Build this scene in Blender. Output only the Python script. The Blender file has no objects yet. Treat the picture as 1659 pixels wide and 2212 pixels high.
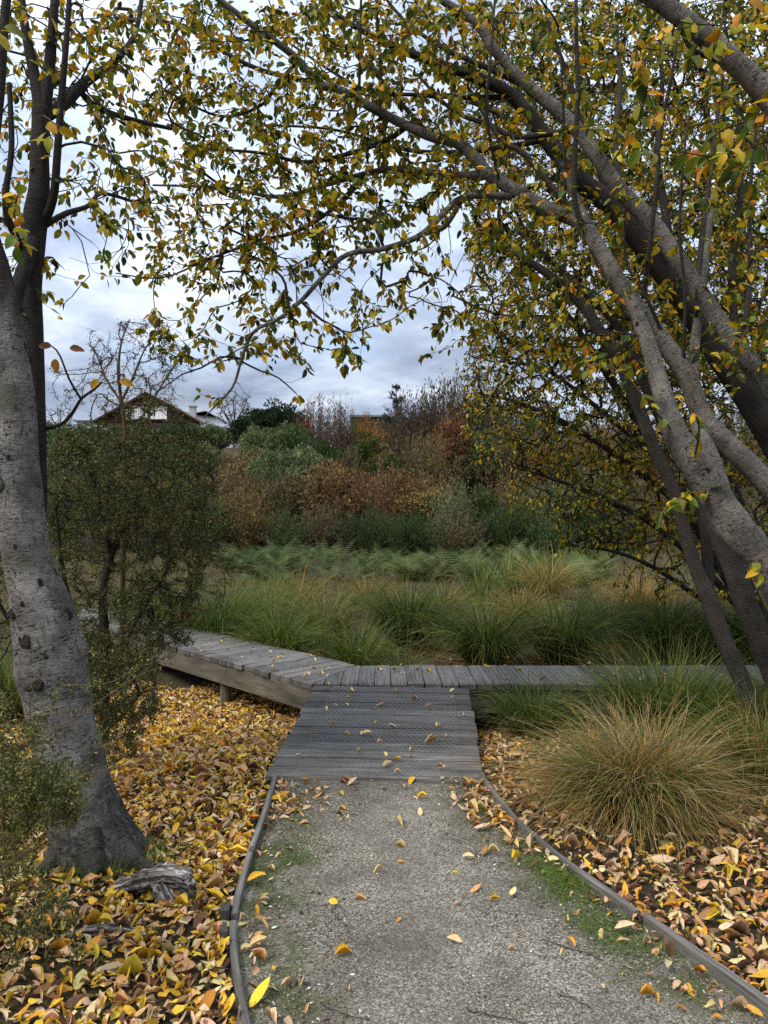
import bpy, math, random
import numpy as np
from mathutils import Matrix, Vector

rng = np.random.default_rng(11)
random.seed(11)
SC = bpy.context.scene
COL = SC.collection

# ------------------------------------------------------------------ camera
F, CX, CY, H = 1597.0, 829.5, 1106.0, 1.5      # picture measured on a 1659 x 2212 grid
cam_d = bpy.data.cameras.new('camera')
cam_d.sensor_fit = 'VERTICAL'; cam_d.sensor_height = 36.0
cam_d.lens = 36.0 * F / 2212.0
cam_d.clip_start = 0.05; cam_d.clip_end = 3000
cam = bpy.data.objects.new('camera', cam_d); COL.objects.link(cam)
cam.location = (0, 0, H); cam.rotation_euler = (math.radians(90), 0, 0)
SC.camera = cam

# ------------------------------------------------------------------ sky, sun, exposure
SUN_EL, SUN_AZ = math.radians(52), math.radians(235)   # azimuth from +Y clockwise: behind the camera, to the left
W = bpy.data.worlds.new('World'); SC.world = W; W.use_nodes = True
nt = W.node_tree; nt.nodes.clear()
def N(t, **k):
    n = nt.nodes.new(t)
    for a, b in k.items(): setattr(n, a, b)
    return n
def LK(a, b): nt.links.new(a, b)
def mathn(op, a, b=None, clamp=False):
    n = N('ShaderNodeMath', operation=op, use_clamp=clamp)
    for i, v in enumerate((a, b)):
        if v is None: continue
        if isinstance(v, (int, float)): n.inputs[i].default_value = v
        else: LK(v, n.inputs[i])
    return n.outputs[0]
def mixc(fac, a, b, mode='MIX'):
    n = N('ShaderNodeMix', data_type='RGBA', blend_type=mode)
    for s, v in ((n.inputs['Factor'], fac), (n.inputs['A'], a), (n.inputs['B'], b)):
        s = [q for q in n.inputs if q.name == s.name and (q.type == 'VALUE' if s.name == 'Factor' else q.type == 'RGBA')][0]
        if isinstance(v, (int, float)): s.default_value = v
        elif isinstance(v, tuple): s.default_value = (*v, 1) if len(v) == 3 else v
        else: LK(v, s)
    return [q for q in n.outputs if q.type == 'RGBA'][0]
def ramp(fac, stops):
    n = N('ShaderNodeValToRGB')
    while len(n.color_ramp.elements) < len(stops): n.color_ramp.elements.new(0.5)
    for e, (p, c) in zip(n.color_ramp.elements, stops):
        e.position = p; e.color = (*c, 1) if isinstance(c, tuple) else (c, c, c, 1)
    LK(fac, n.inputs[0]); return n.outputs[0]
def noise(vec, scale, detail=4, rough=0.55, dist=0.0):
    n = N('ShaderNodeTexNoise'); n.inputs['Scale'].default_value = scale
    n.inputs['Detail'].default_value = detail; n.inputs['Roughness'].default_value = rough
    n.inputs['Distortion'].default_value = dist
    if vec is not None: LK(vec, n.inputs['Vector'])
    return n.outputs[0]
def mapping(vec, scale=(1, 1, 1), loc=(0, 0, 0)):
    n = N('ShaderNodeMapping'); LK(vec, n.inputs['Vector'])
    n.inputs['Scale'].default_value = scale; n.inputs['Location'].default_value = loc
    return n.outputs[0]

sky = N('ShaderNodeTexSky', sky_type='NISHITA', sun_disc=False)
sky.sun_elevation = SUN_EL; sky.sun_rotation = SUN_AZ
tc = N('ShaderNodeTexCoord'); sep = N('ShaderNodeSeparateXYZ'); LK(tc.outputs['Generated'], sep.inputs[0])
zc = mathn('ADD', mathn('MAXIMUM', sep.outputs[2], 0.0), 0.16)
cmb = N('ShaderNodeCombineXYZ')
LK(mathn('DIVIDE', sep.outputs[0], zc), cmb.inputs[0]); LK(mathn('DIVIDE', sep.outputs[1], zc), cmb.inputs[1])
pv = mapping(cmb.outputs[0], (1, 1, 1), (3.7, 1.9, 0))
n1 = noise(pv, 1.1, 9, 0.56, 0.25)
n2 = noise(mapping(cmb.outputs[0], (1, 1, 1), (8.1, 5.3, 2.0)), 2.6, 8, 0.6, 0.3)
cl = ramp(n1, [(0.36, (4.3, 4.9, 6.0)), (0.50, (4.8, 5.7, 7.2)), (0.60, (6.6, 7.4, 8.8)), (0.72, (8.2, 8.8, 9.7))])
cl = mixc(0.7, cl, ramp(n2, [(0.36, (0.50, 0.55, 0.65)), (0.60, (1.15, 1.13, 1.1))]), 'MULTIPLY')
zen = mathn('ADD', mathn('MULTIPLY', mathn('MAXIMUM', sep.outputs[2], 0.0), 1.1), 0.32)   # overcast: zenith brighter than horizon
zcol = N('ShaderNodeCombineXYZ')
for i in range(3): LK(zen, zcol.inputs[i])
cl = mixc(1.0, cl, zcol.outputs[0], 'MULTIPLY')
gap = ramp(noise(mapping(cmb.outputs[0], (1, 1, 1), (1.3, 7.7, 4.0)), 1.5, 6, 0.55), [(0.56, 0.0), (0.70, 0.55)])
skyc = mixc(gap, cl, sky.outputs[0])
bg = N('ShaderNodeBackground'); bg.inputs['Strength'].default_value = 0.1
LK(skyc, bg.inputs['Color'])
wo = N('ShaderNodeOutputWorld'); LK(bg.outputs[0], wo.inputs['Surface'])

sd = bpy.data.lights.new('sun', 'SUN'); sd.energy = 1.5; sd.angle = math.radians(25); sd.color = (1.0, 0.945, 0.85)
sun = bpy.data.objects.new('sun', sd); COL.objects.link(sun)
sdir = Vector((math.sin(SUN_AZ) * math.cos(SUN_EL), math.cos(SUN_AZ) * math.cos(SUN_EL), math.sin(SUN_EL)))
sun.rotation_euler = sdir.to_track_quat('Z', 'Y').to_euler(); sun.location = (0, 0, 40)

SC.view_settings.view_transform = 'Standard'; SC.view_settings.look = 'None'
SC.view_settings.exposure = 1.22; SC.view_settings.gamma = 1.0
SC.cycles.max_bounces = 6; SC.cycles.diffuse_bounces = 3; SC.cycles.transmission_bounces = 4
SC.cycles.use_denoising = False

# ------------------------------------------------------------------ materials
def newmat(name):
    global nt
    m = bpy.data.materials.new(name); m.use_nodes = True
    nt = m.node_tree; nt.nodes.clear()
    return m
def finish(m, color, rough=0.8, bump=None, bstr=0.3, bdist=0.01, spec=0.3, trans=0.0, transcol=None, metal=0.0):
    p = N('ShaderNodeBsdfPrincipled')
    if isinstance(color, tuple): p.inputs['Base Color'].default_value = (*color, 1)
    else: LK(color, p.inputs['Base Color'])
    if isinstance(rough, (int, float)): p.inputs['Roughness'].default_value = rough
    else: LK(rough, p.inputs['Roughness'])
    p.inputs['Specular IOR Level'].default_value = spec
    p.inputs['Metallic'].default_value = metal
    if bump is not None:
        b = N('ShaderNodeBump'); b.inputs['Strength'].default_value = bstr; b.inputs['Distance'].default_value = bdist
        LK(bump, b.inputs['Height']); LK(b.outputs[0], p.inputs['Normal'])
    o = N('ShaderNodeOutputMaterial')
    if trans > 0:
        t = N('ShaderNodeBsdfTranslucent')
        src = transcol if transcol is not None else color
        if isinstance(src, tuple): t.inputs['Color'].default_value = (*src, 1)
        else: LK(src, t.inputs['Color'])
        mx = N('ShaderNodeMixShader'); mx.inputs[0].default_value = trans
        LK(p.outputs[0], mx.inputs[1]); LK(t.outputs[0], mx.inputs[2]); LK(mx.outputs[0], o.inputs['Surface'])
    else: LK(p.outputs[0], o.inputs['Surface'])
    return m
def attr(name, vec=False):
    n = N('ShaderNodeAttribute'); n.attribute_name = name
    return n.outputs['Vector'] if vec else n.outputs['Color']
def objinfo(): return N('ShaderNodeObjectInfo')
def coords(kind='Object'):
    return N('ShaderNodeTexCoord').outputs[kind]
def geopos(): return N('ShaderNodeNewGeometry').outputs['Position']

def mat_leaf(name, trans=0.35, src='tint', rough=0.5, spec=0.2):
    m = newmat(name)
    if src == 'tint': c = attr('tint')
    else: c = objinfo().outputs['Color']
    nz = noise(geopos(), 90, 3, 0.6)
    c2 = mixc(0.55, c, ramp(nz, [(0.3, 0.62), (0.7, 1.25)]), 'MULTIPLY')
    tcol = mixc(1.0, c2, (1.25, 1.15, 0.75), 'MULTIPLY')
    return finish(m, c2, rough, spec=spec, trans=trans, transcol=tcol)
M = {}
M['leaf'] = mat_leaf('leaf_blades', 0.27); M['leaf_one'] = mat_leaf('leaf_single', src='obj')
M['dry'] = mat_leaf('dry_leaves', 0.12, rough=0.7, spec=0.2); M['dry_one'] = mat_leaf('dry_leaf_single', 0.12, 'obj', 0.7, 0.2)
M['grass'] = mat_leaf('grass_blades', 0.25, rough=0.55, spec=0.12)
m = newmat('bank_foliage')
oi = objinfo()
c = mixc(1.0, attr('tint'), oi.outputs['Color'], 'MULTIPLY')
M['bank'] = finish(m, c, 0.7, spec=0.1, trans=0.22)
m = newmat('fine_foliage'); M['fine'] = finish(m, attr('tint'), 0.6, spec=0.25, trans=0.2)

def mat_bark(name, base, dark, fleck=1.0, moss=0.0, patch=(1.3, 0.62), foot=0.0, top=None):
    m = newmat(name)
    v = attr('bark', True)
    big = noise(v, 7, 5, 0.6)
    fl = noise(mapping(v, (34, 34, 110)), 1.0, 5, 0.7, 0.5)
    fl2 = noise(mapping(v, (75, 75, 20)), 1.0, 4, 0.65, 0.3)
    c = mixc(1.0, base, ramp(big, [(0.3, patch[1]), (0.7, patch[0])]), 'MULTIPLY')
    f = mathn('MULTIPLY', mathn('MULTIPLY', ramp(fl, [(0.40, 1.0), (0.49, 0.0)]), ramp(noise(v, 11, 4, 0.6), [(0.38, 0.25), (0.58, 1.0)])), fleck)
    c = mixc(f, c, dark)
    f2 = mathn('MULTIPLY', ramp(fl2, [(0.33, 1.0), (0.43, 0.0)]), 0.8 * fleck)
    c = mixc(f2, c, dark)
    if moss > 0:
        mf = mathn('MULTIPLY', ramp(noise(v, 4.0, 5, 0.65), [(0.52, 0.0), (0.66, 1.0)]), moss)
        c = mixc(mf, c, (0.09, 0.085, 0.055))
    sc_ = N('ShaderNodeTexVoronoi'); sc_.inputs['Scale'].default_value = 9.0; LK(mapping(v, (1, 1, 0.55)), sc_.inputs['Vector'])
    c = mixc(mathn('MULTIPLY', ramp(mathn('ADD', sc_.outputs['Distance'], mathn('MULTIPLY', fl, 0.12)), [(0.13, 1.0), (0.19, 0.0)]), fleck), c, dark)
    if foot > 0:                                # rough dark bark round the foot of the trunk
        sz_ = N('ShaderNodeSeparateXYZ'); LK(v, sz_.inputs[0])
        ff = ramp(mathn('ADD', sz_.outputs[2], mathn('MULTIPLY', big, 0.5)), [(foot, 0.85), (foot + 0.4, 0.0)])
        c = mixc(ff, c, ramp(noise(mapping(v, (48, 48, 26)), 1.0, 5, 0.7), [(0.38, (0.008, 0.007, 0.006)), (0.52, (0.05, 0.045, 0.038)), (0.68, (0.17, 0.155, 0.13))]))
    if top:                                     # younger dark bark above the old pale trunk
        st_ = N('ShaderNodeSeparateXYZ'); LK(v, st_.inputs[0])
        tf = N('ShaderNodeMapRange'); tf.inputs[1].default_value = top[0]; tf.inputs[2].default_value = top[1]
        LK(mathn('ADD', st_.outputs[2], mathn('MULTIPLY', mathn('SUBTRACT', noise(mapping(v, (14, 14, 3)), 1.0, 4, 0.7), 0.5), 0.9)), tf.inputs[0])
        c = mixc(tf.outputs[0], c, mixc(fl2, (0.03, 0.025, 0.02), (0.085, 0.07, 0.058)))
    h = mathn('ADD', mathn('MULTIPLY', fl, 0.6), mathn('ADD', mathn('MULTIPLY', fl2, 0.5), mathn('MULTIPLY', noise(v, 90, 4, 0.7), 0.35)))
    return finish(m, c, 0.85, h, 1.0, 0.03, spec=0.15)
M['bark_left'] = mat_bark('pale_flecked_bark', (0.225, 0.205, 0.18), (0.014, 0.012, 0.010), 1.0, 0.8, patch=(1.5, 0.45), foot=0.45, top=(2.3, 2.65))
M['bark_foot'] = mat_bark('rough_root_bark', (0.075, 0.068, 0.058), (0.010, 0.009, 0.008), 1.0, 0.6, patch=(1.6, 0.4))
M['bark_dark'] = mat_bark('dark_bark', (0.048, 0.039, 0.032), (0.015, 0.013, 0.011), 0.6, 0.3)
M['bark_right'] = mat_bark('grey_smooth_bark', (0.20, 0.178, 0.148), (0.022, 0.018, 0.015), 1.0, 0.5, patch=(1.45, 0.5))
M['bark_mid'] = mat_bark('brown_grey_bark', (0.075, 0.063, 0.05), (0.022, 0.018, 0.015), 0.6, 0.3)
m = newmat('twig_bark'); M['twig'] = finish(m, (0.032, 0.025, 0.02), 0.85, spec=0.15)
m = newmat('red_twig'); M['redtwig'] = finish(m, (0.105, 0.06, 0.035), 0.8, spec=0.2)
m = newmat('far_twig'); M['fartwig'] = finish(m, (0.10, 0.08, 0.06), 0.9, spec=0.1)

def mat_wood(name, base, dark, light, st=(0.25, 0.5, 0.78)):
    m = newmat(name)
    oi = objinfo()
    ad = N('ShaderNodeVectorMath', operation='ADD'); LK(attr('bark', True), ad.inputs[0])
    sc = N('ShaderNodeVectorMath', operation='SCALE'); sc.inputs[0].default_value = (13, 7, 5); LK(oi.outputs['Random'], sc.inputs['Scale'])
    LK(sc.outputs[0], ad.inputs[1]); v = ad.outputs[0]
    g = noise(mapping(v, (3, 85, 85)), 1.0, 5, 0.65, 0.3)
    b = noise(mapping(v, (2.5, 9, 9)), 1.0, 5, 0.6)
    c = ramp(g, [(st[0], dark), (st[1], base), (st[2], light)])
    c = mixc(0.8, c, ramp(b, [(0.28, 0.42), (0.72, 1.55)]), 'MULTIPLY')
    rv = N('ShaderNodeMapRange'); rv.inputs[3].default_value = 0.62; rv.inputs[4].default_value = 1.45
    LK(oi.outputs['Random'], rv.inputs[0])
    cb = N('ShaderNodeCombineXYZ')
    for i in range(3): LK(rv.outputs[0], cb.inputs[i])
    c = mixc(1.0, c, cb.outputs[0], 'MULTIPLY')
    return finish(m, c, 0.8, g, 0.6, 0.006, spec=0.3)
M['deck'] = mat_wood('weathered_deck_timber', (0.086, 0.078, 0.065), (0.017, 0.0155, 0.0135), (0.21, 0.193, 0.166))
M['beam'] = mat_wood('treated_beam_timber', (0.088, 0.077, 0.053), (0.036, 0.031, 0.022), (0.145, 0.13, 0.092))
M['edging'] = mat_wood('edging_timber', (0.105, 0.096, 0.082), (0.035, 0.032, 0.027), (0.20, 0.185, 0.16))
M['dead'] = mat_wood('silvered_dead_wood', (0.085, 0.07, 0.055), (0.010, 0.008, 0.006), (0.42, 0.38, 0.34), (0.38, 0.50, 0.68))
m = newmat('galvanised_wire'); M['wire'] = finish(m, (0.24, 0.24, 0.235), 0.5, spec=0.5, metal=0.35)

m = newmat('woodland_soil')
gp = geopos()
big = noise(gp, 1.7, 6, 0.6); fine = noise(gp, 38, 6, 0.7)
c = ramp(fine, [(0.3, (0.018, 0.013, 0.009)), (0.5, (0.05, 0.035, 0.022)), (0.72, (0.13, 0.09, 0.05))])
c = mixc(ramp(big, [(0.45, 0.0), (0.7, 0.7)]), c, (0.045, 0.05, 0.018))
M['soil'] = finish(m, c, 0.95, fine, 0.8, 0.03, spec=0.1)
m = newmat('path_gravel')
gp = geopos()
vo = N('ShaderNodeTexVoronoi'); vo.inputs['Scale'].default_value = 210; LK(gp, vo.inputs['Vector'])
vo2 = N('ShaderNodeTexVoronoi'); vo2.inputs['Scale'].default_value = 170; LK(gp, vo2.inputs['Vector'])
sp = N('ShaderNodeSeparateColor'); LK(vo.outputs['Color'], sp.inputs[0])
c = ramp(sp.outputs[0], [(0.0, (0.06, 0.05, 0.035)), (0.45, (0.165, 0.142, 0.102)), (0.8, (0.26, 0.227, 0.17)), (0.97, (0.46, 0.425, 0.355))])
sp2 = N('ShaderNodeSeparateColor'); LK(vo2.outputs['Color'], sp2.inputs[0])
c = mixc(ramp(sp2.outputs[1], [(0.86, 0.0), (0.9, 0.8)]), c, (0.38, 0.36, 0.32))
dirt = ramp(noise(gp, 3.1, 6, 0.65), [(0.42, 0.0), (0.68, 0.75)])
c = mixc(dirt, c, mixc(noise(gp, 60, 4, 0.7), (0.055, 0.048, 0.034), (0.15, 0.135, 0.10)))
c = mixc(0.8, c, ramp(noise(gp, 2.2, 5, 0.6, 0.4), [(0.3, 0.62), (0.52, 1.0), (0.72, 1.2)]), 'MULTIPLY')
# moss creeping in from both edgings (worn by feet in the middle)
sx = N('ShaderNodeSeparateXYZ'); LK(attr('bark', True), sx.inputs[0])
mossf = mathn('MULTIPLY', ramp(sx.outputs[0], [(0.0, 1.0), (0.16, 0.75), (0.34, 0.0)]), ramp(noise(gp, 5.5, 6, 0.7), [(0.42, 0.0), (0.58, 1.0)]))
c = mixc(mossf, c, mixc(noise(gp, 30, 5, 0.7), (0.035, 0.03, 0.015), (0.085, 0.11, 0.02)))
M['gravel'] = finish(m, c, 0.9, vo.outputs['Distance'], 0.8, 0.006, spec=0.2)
m = newmat('stone_chips'); M['chips'] = finish(m, attr('tint'), 0.8, spec=0.3)
def plain(name, col, rough=0.8, nscale=6, var=0.3, metal=0.0, spec=0.3):
    m = newmat(name)
    c = mixc(1.0, col, ramp(noise(coords('Object'), nscale, 5, 0.6), [(0.3, 1 - var), (0.7, 1 + var)]), 'MULTIPLY')
    return finish(m, c, rough, spec=spec, metal=metal)
M['weatherboard'] = plain('brown_weatherboard', (0.06, 0.035, 0.026)); M['redtrim'] = plain('red_trim', (0.10, 0.035, 0.028))
M['white'] = plain('white_render', (0.75, 0.74, 0.72), var=0.06); M['curtain'] = plain('cream_blind', (0.8, 0.76, 0.66), var=0.08)
M['concrete'] = plain('chimney_concrete', (0.4, 0.38, 0.35), var=0.15); M['roofgrey'] = plain('grey_metal_roof', (0.16, 0.19, 0.22), 0.45, var=0.15)
M['rooftile'] = plain('brown_roof', (0.09, 0.06, 0.05)); M['glass'] = plain('window_glass', (0.05, 0.06, 0.07), 0.1, var=0.05, spec=0.6)
M['fascia'] = plain('dark_fascia', (0.05, 0.035, 0.03))
nt = W.node_tree

# ------------------------------------------------------------------ helpers
def P(x, y, d):
    return np.array([(x - CX) / F * d, d, H + (CY - y) / F * d])
def PL(lst):                                   # [(x, y, depth, halfwidth px)] -> points, radii
    a = np.array(lst, float)
    return np.array([P(*r[:3]) for r in a]), a[:, 3] / F * a[:, 2]
def ss(a, b, x):
    t = np.clip((np.asarray(x, float) - a) / (b - a), 0, 1); return t * t * (3 - 2 * t)
def unit(v):
    return v / np.maximum(np.linalg.norm(v, axis=-1, keepdims=True), 1e-9)
def gz(x, y):
    x = np.asarray(x, float); y = np.asarray(y, float)
    side = ss(0.55, 0.9, np.abs(x + 0.02))
    z = -0.27 * ss(4.15, 6.4, y) * np.where(y < 6.4, 1, 1) + 0.12 * ss(7.1, 8.2, y)
    z = z + 7.0 * ss(22.5, 64, y) + 3.0 * ss(64, 260, y) + 14 * ss(300, 1200, y)
    z = z + ss(9, 14, y) * 0.10 * np.sin(x * 0.9 + 1.0) * np.cos(y * 0.7)
    z = z + 0.018 * np.sin(x * 3.1 + y * 2.3) * ss(0.9, 1.4, np.abs(x)) + 0.012 * np.sin(x * 7 - y * 5.1) * ss(0.9, 1.4, np.abs(x))
    return z
def setp(o, label=None, category=None, group=None, kind=None):
    if label: o['label'] = label
    if category: o['category'] = category
    if group: o['group'] = group
    if kind: o['kind'] = kind
    return o
def root(name, loc, label, category, group=None):
    o = bpy.data.objects.new(name, None); o.empty_display_size = 0.1
    o.location = tuple(float(v) for v in loc); COL.objects.link(o)
    return setp(o, label, category, group)
def meshdata(name, V, tris=None, quads=None, mat=None, tint=None, bark=None, smooth=True):
    V = np.asarray(V, np.float32)
    me = bpy.data.meshes.new(name)
    me.vertices.add(len(V)); me.vertices.foreach_set('co', V.ravel())
    T = np.zeros((0, 3), np.int32) if tris is None or len(tris) == 0 else np.asarray(tris, np.int32)
    Q = np.zeros((0, 4), np.int32) if quads is None or len(quads) == 0 else np.asarray(quads, np.int32)
    li = np.concatenate([T.ravel(), Q.ravel()]).astype(np.int32)
    me.loops.add(len(li)); me.loops.foreach_set('vertex_index', li)
    me.polygons.add(len(T) + len(Q))
    ls = np.concatenate([np.arange(len(T)) * 3, len(T) * 3 + np.arange(len(Q)) * 4]).astype(np.int32)
    me.polygons.foreach_set('loop_start', ls)
    me.update(calc_edges=True)
    me.polygons.foreach_set('use_smooth', np.full(len(T) + len(Q), smooth))
    if tint is not None:
        a = me.color_attributes.new('tint', 'FLOAT_COLOR', 'POINT')
        t4 = np.ones((len(V), 4), np.float32); t4[:, :3] = tint
        a.data.foreach_set('color', t4.ravel())
    if bark is not None:
        a = me.attributes.new('bark', 'FLOAT_VECTOR', 'POINT')
        a.data.foreach_set('vector', np.asarray(bark, np.float32).ravel())
    if mat: me.materials.append(M[mat])
    me.validate()
    return me
def link(name, me, parent=None):
    o = bpy.data.objects.new(name, me); COL.objects.link(o)
    if parent is not None: o.parent = parent
    return o
def part(name, parent, V, tris=None, quads=None, mat=None, kind=None, **k):
    V = np.asarray(V, float)
    if parent is not None: V = V - base_of(parent)
    o = link(name, meshdata(name, V, tris, quads, mat, **k), parent)
    if kind: o['kind'] = kind
    return o
def base_of(p):
    while p.parent is not None: p = p.parent
    return np.array(p.location)
class Bag:                                      # collects geometry for one mesh
    def __init__(s): s.V, s.T, s.Q, s.C, s.B, s.n = [], [], [], [], [], 0
    def add(s, V, T=None, Q=None, C=None, B=None):
        V = np.asarray(V, float)
        s.V.append(V)
        if T is not None and len(T): s.T.append(np.asarray(T) + s.n)
        if Q is not None and len(Q): s.Q.append(np.asarray(Q) + s.n)
        if C is not None: s.C.append(np.broadcast_to(C, V.shape))
        if B is not None: s.B.append(B)
        s.n += len(V)
    def kw(s):
        d = dict(V=np.concatenate(s.V), tris=np.concatenate(s.T) if s.T else None, quads=np.concatenate(s.Q) if s.Q else None)
        if s.C: d['tint'] = np.concatenate(s.C)
        if s.B: d['bark'] = np.concatenate(s.B)
        return d
def resample(p, r, step):
    p = np.asarray(p, float); r = np.asarray(r, float)
    seg = np.linalg.norm(np.diff(p, axis=0), axis=1); s = np.concatenate([[0], np.cumsum(seg)])
    n = max(3, int(s[-1] / step) + 1); t = np.linspace(0, s[-1], n)
    # Catmull-Rom through the points
    out = []
    for q in t:
        i = min(max(np.searchsorted(s, q) - 1, 0), len(p) - 2)
        u = (q - s[i]) / max(seg[i], 1e-9)
        p0 = p[max(i - 1, 0)]; p1 = p[i]; p2 = p[i + 1]; p3 = p[min(i + 2, len(p) - 1)]
        out.append(0.5 * ((2 * p1) + (-p0 + p2) * u + (2 * p0 - 5 * p1 + 4 * p2 - p3) * u * u + (-p0 + 3 * p1 - 3 * p2 + p3) * u ** 3))
    return np.array(out), np.interp(t, s, r)
def tube(p, r, sides, rough=0.0, seed=0, cap=True, lump=None):
    p = np.asarray(p, float); n = len(p)
    t = np.gradient(p, axis=0); t = unit(t)
    ref = np.array([0.0, 1.0, 0.0]) if abs(t[0, 1]) < 0.9 else np.array([1.0, 0, 0])
    a = unit(np.cross(t, ref)); b = np.cross(t, a)
    th = np.arange(sides) / sides * 2 * math.pi
    ct, st = np.cos(th), np.sin(th)
    s = np.concatenate([[0], np.cumsum(np.linalg.norm(np.diff(p, axis=0), axis=1))])
    R = np.repeat(np.asarray(r, float)[:, None], sides, 1)
    if rough > 0:
        rr = random.Random(seed); f = 0
        for k in range(7):
            f = f + math.pow(0.8, k) * np.sin(th[None, :] * rr.choice([1, 2, 3, 4, 5]) + s[:, None] * rr.uniform(2, 9 + 4 * k) + rr.uniform(0, 6))
        R = R * (1 + rough * f / 2.5)
    if lump is not None: R = R * lump(s[:, None] / s[-1], th[None, :])
    V = p[:, None, :] + R[..., None] * (ct[None, :, None] * a[:, None, :] + st[None, :, None] * b[:, None, :])
    B = np.stack([R * ct, R * st, np.repeat(s[:, None], sides, 1)], -1)
    i = np.arange(n - 1)[:, None] * sides; j = np.arange(sides)[None, :]; j2 = (j + 1) % sides
    Q = np.stack([i + j, i + j2, i + sides + j2, i + sides + j], -1).reshape(-1, 4)
    V = V.reshape(-1, 3); B = B.reshape(-1, 3); T = []
    if cap:
        V = np.concatenate([V, p[-1:] + t[-1:] * r[-1] * 0.5]); B = np.concatenate([B, [[0, 0, s[-1]]]])
        k = (n - 1) * sides; T = [[k + q, k + (q + 1) % sides, n * sides] for q in range(sides)]
    return V, T, Q, B

# leaf templates: base, rows of three (edge, midrib, edge), tip
def leaf_template(rows):
    t, x = [0.0], [0.0]
    for tt, w in rows: t += [tt] * 3; x += [-w, 0, w]
    t.append(1.0); x.append(0.0); e = len(t) - 1; k = e - 3
    T = [[0, 2, 1], [0, 3, 2], [k, k + 1, e], [k + 1, k + 2, e]]; Q = []
    for i in range(len(rows) - 1):
        b = 1 + 3 * i; Q += [[b, b + 1, b + 4, b + 3], [b + 1, b + 2, b + 5, b + 4]]
    return np.array(t), np.array(x), np.array(T), np.array(Q).reshape(-1, 4)
LEAF = {'mid': leaf_template([(.20, .78), (.50, 1.0), (.80, .60)]), 'lo': leaf_template([(.45, 1.0)]),
        'hi': leaf_template([(.10, .52), (.28, .90), (.50, 1.0), (.72, .80), (.90, .38)])}
def leaves(pos, u, n, L, wr=0.27, curl=0.2, fold=0.25, roll=0.0, tint=None, twist=0.0, tm='mid', wave=0.0):
    LT, LX, LTRI, LQ = LEAF[tm]; m = len(LT)
    K = len(pos); u = unit(u); s = unit(np.cross(u, n)); n = np.cross(s, u)
    def ex(v): return np.broadcast_to(np.asarray(v, float), (K,))[:, None]
    t = LT[None]; x = LX[None] * ex(wr)
    z = -ex(curl) * t * t + ex(fold) * np.abs(x) + ex(roll) * x * x * 6 + ex(twist) * x * t + ex(wave) * np.abs(x) * np.sin(t * 9.0 + np.sign(x) * 1.3)
    bendx = 0.6 * ex(twist) * t * (1 - t) * 0.3
    xc = x * (1 - 0.28 * np.clip(np.abs(ex(roll)), 0, 2))
    V = pos[:, None] + L[:, None, None] * ((xc + bendx)[..., None] * s[:, None] + (t * (1 - 0.25 * ex(curl) * t))[..., None] * u[:, None] + z[..., None] * n[:, None])
    o = (np.arange(K) * m)[:, None, None]
    T = (LTRI[None] + o).reshape(-1, 3); Q = (LQ[None] + o).reshape(-1, 4)
    C = np.repeat(tint, m, 0) if tint is not None else None
    return V.reshape(-1, 3), T, Q, C
def pick(pal, n, wts=None, var=0.22):
    pal = np.array(pal, float); w = None if wts is None else np.array(wts) / np.sum(wts)
    c = pal[rng.choice(len(pal), n, p=w)]
    return np.clip(c * (1 + rng.normal(0, var, (n, 1))) * (1 + rng.normal(0, 0.07, (n, 3))), 0.004, 0.9)
def rdir(n):
    return unit(rng.normal(0, 1, (n, 3)))
def quadleaf(pos, u, n, L, wr):                 # one small diamond per leaf
    u = unit(u); s = unit(np.cross(u, n)); K = len(pos); L = L[:, None]
    V = np.stack([pos, pos + L * (0.5 * u - wr * s), pos + L * u, pos + L * (0.5 * u + wr * s)], 1)
    return V.reshape(-1, 3), np.arange(K * 4).reshape(-1, 4)

def grow(np0, nd0, nid0, att, step=0.09, wig=0.012, turn=0.55, sag=0.04, maxlen=9.0):
    """connect every attractor to the nearest suitable point of the skeleton with a curved twig"""
    cap = len(np0) + int(len(att) * 14) + 100
    p = np.zeros((cap, 3)); d = np.zeros((cap, 3)); par = np.full(cap, -1); ids = np.zeros(cap, int); cnt = np.zeros(cap)
    n = len(np0); p[:n] = np0; d[:n] = nd0; ids[:n] = nid0; base = n
    dist0 = np.array([np.min(np.sum((np0 - a) ** 2, 1)) for a in att]); order = np.argsort(dist0)
    tw = []
    for k in order:
        a = att[k]; v = a - p[:n]; ds = np.linalg.norm(v, axis=1) + 1e-6
        c = np.einsum('ij,ij->i', v, d[:n]) / ds
        i = int(np.argmin(ds * (1.0 + turn * (1 - c)) + 0.05))
        if ds[i] > maxlen: continue
        m = int(min(13, max(2, math.ceil(ds[i] / step)))); t = np.linspace(0, 1, m + 1)[:, None]
        ctrl = p[i] + d[i] * ds[i] * 0.42 + rng.normal(0, wig * 2, 3) * ds[i]
        q = (1 - t) ** 2 * p[i] + 2 * t * (1 - t) * ctrl + t * t * a
        q[1:-1] += rng.normal(0, wig, (m - 1, 3)) * min(1.0, ds[i] * 2)
        q[:, 2] -= sag * ds[i] * (t[:, 0] * (1 - t[:, 0])) * -1.0
        if n + m >= cap: break
        p[n:n + m] = q[1:]; d[n:n + m] = unit(np.diff(q, axis=0)); ids[n:n + m] = ids[i]
        par[n] = i; par[n + 1:n + m] = np.arange(n, n + m - 1)
        tw.append((i, n, n + m, q)); n += m
    for (i, a0, a1, q) in tw:
        j = a1 - 1
        while j >= base: cnt[j] += 1; j = par[j]
    return tw, cnt, ids
def skeleton(polys, tid, step=0.1):
    ps, ds, ii = [], [], []
    for (pp, rr) in polys:
        q, _ = resample(pp, rr, step); ps.append(q); ds.append(unit(np.gradient(q, axis=0))); ii.append(np.full(len(q), tid))
    return np.concatenate(ps), np.concatenate(ds), np.concatenate(ii)
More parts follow.
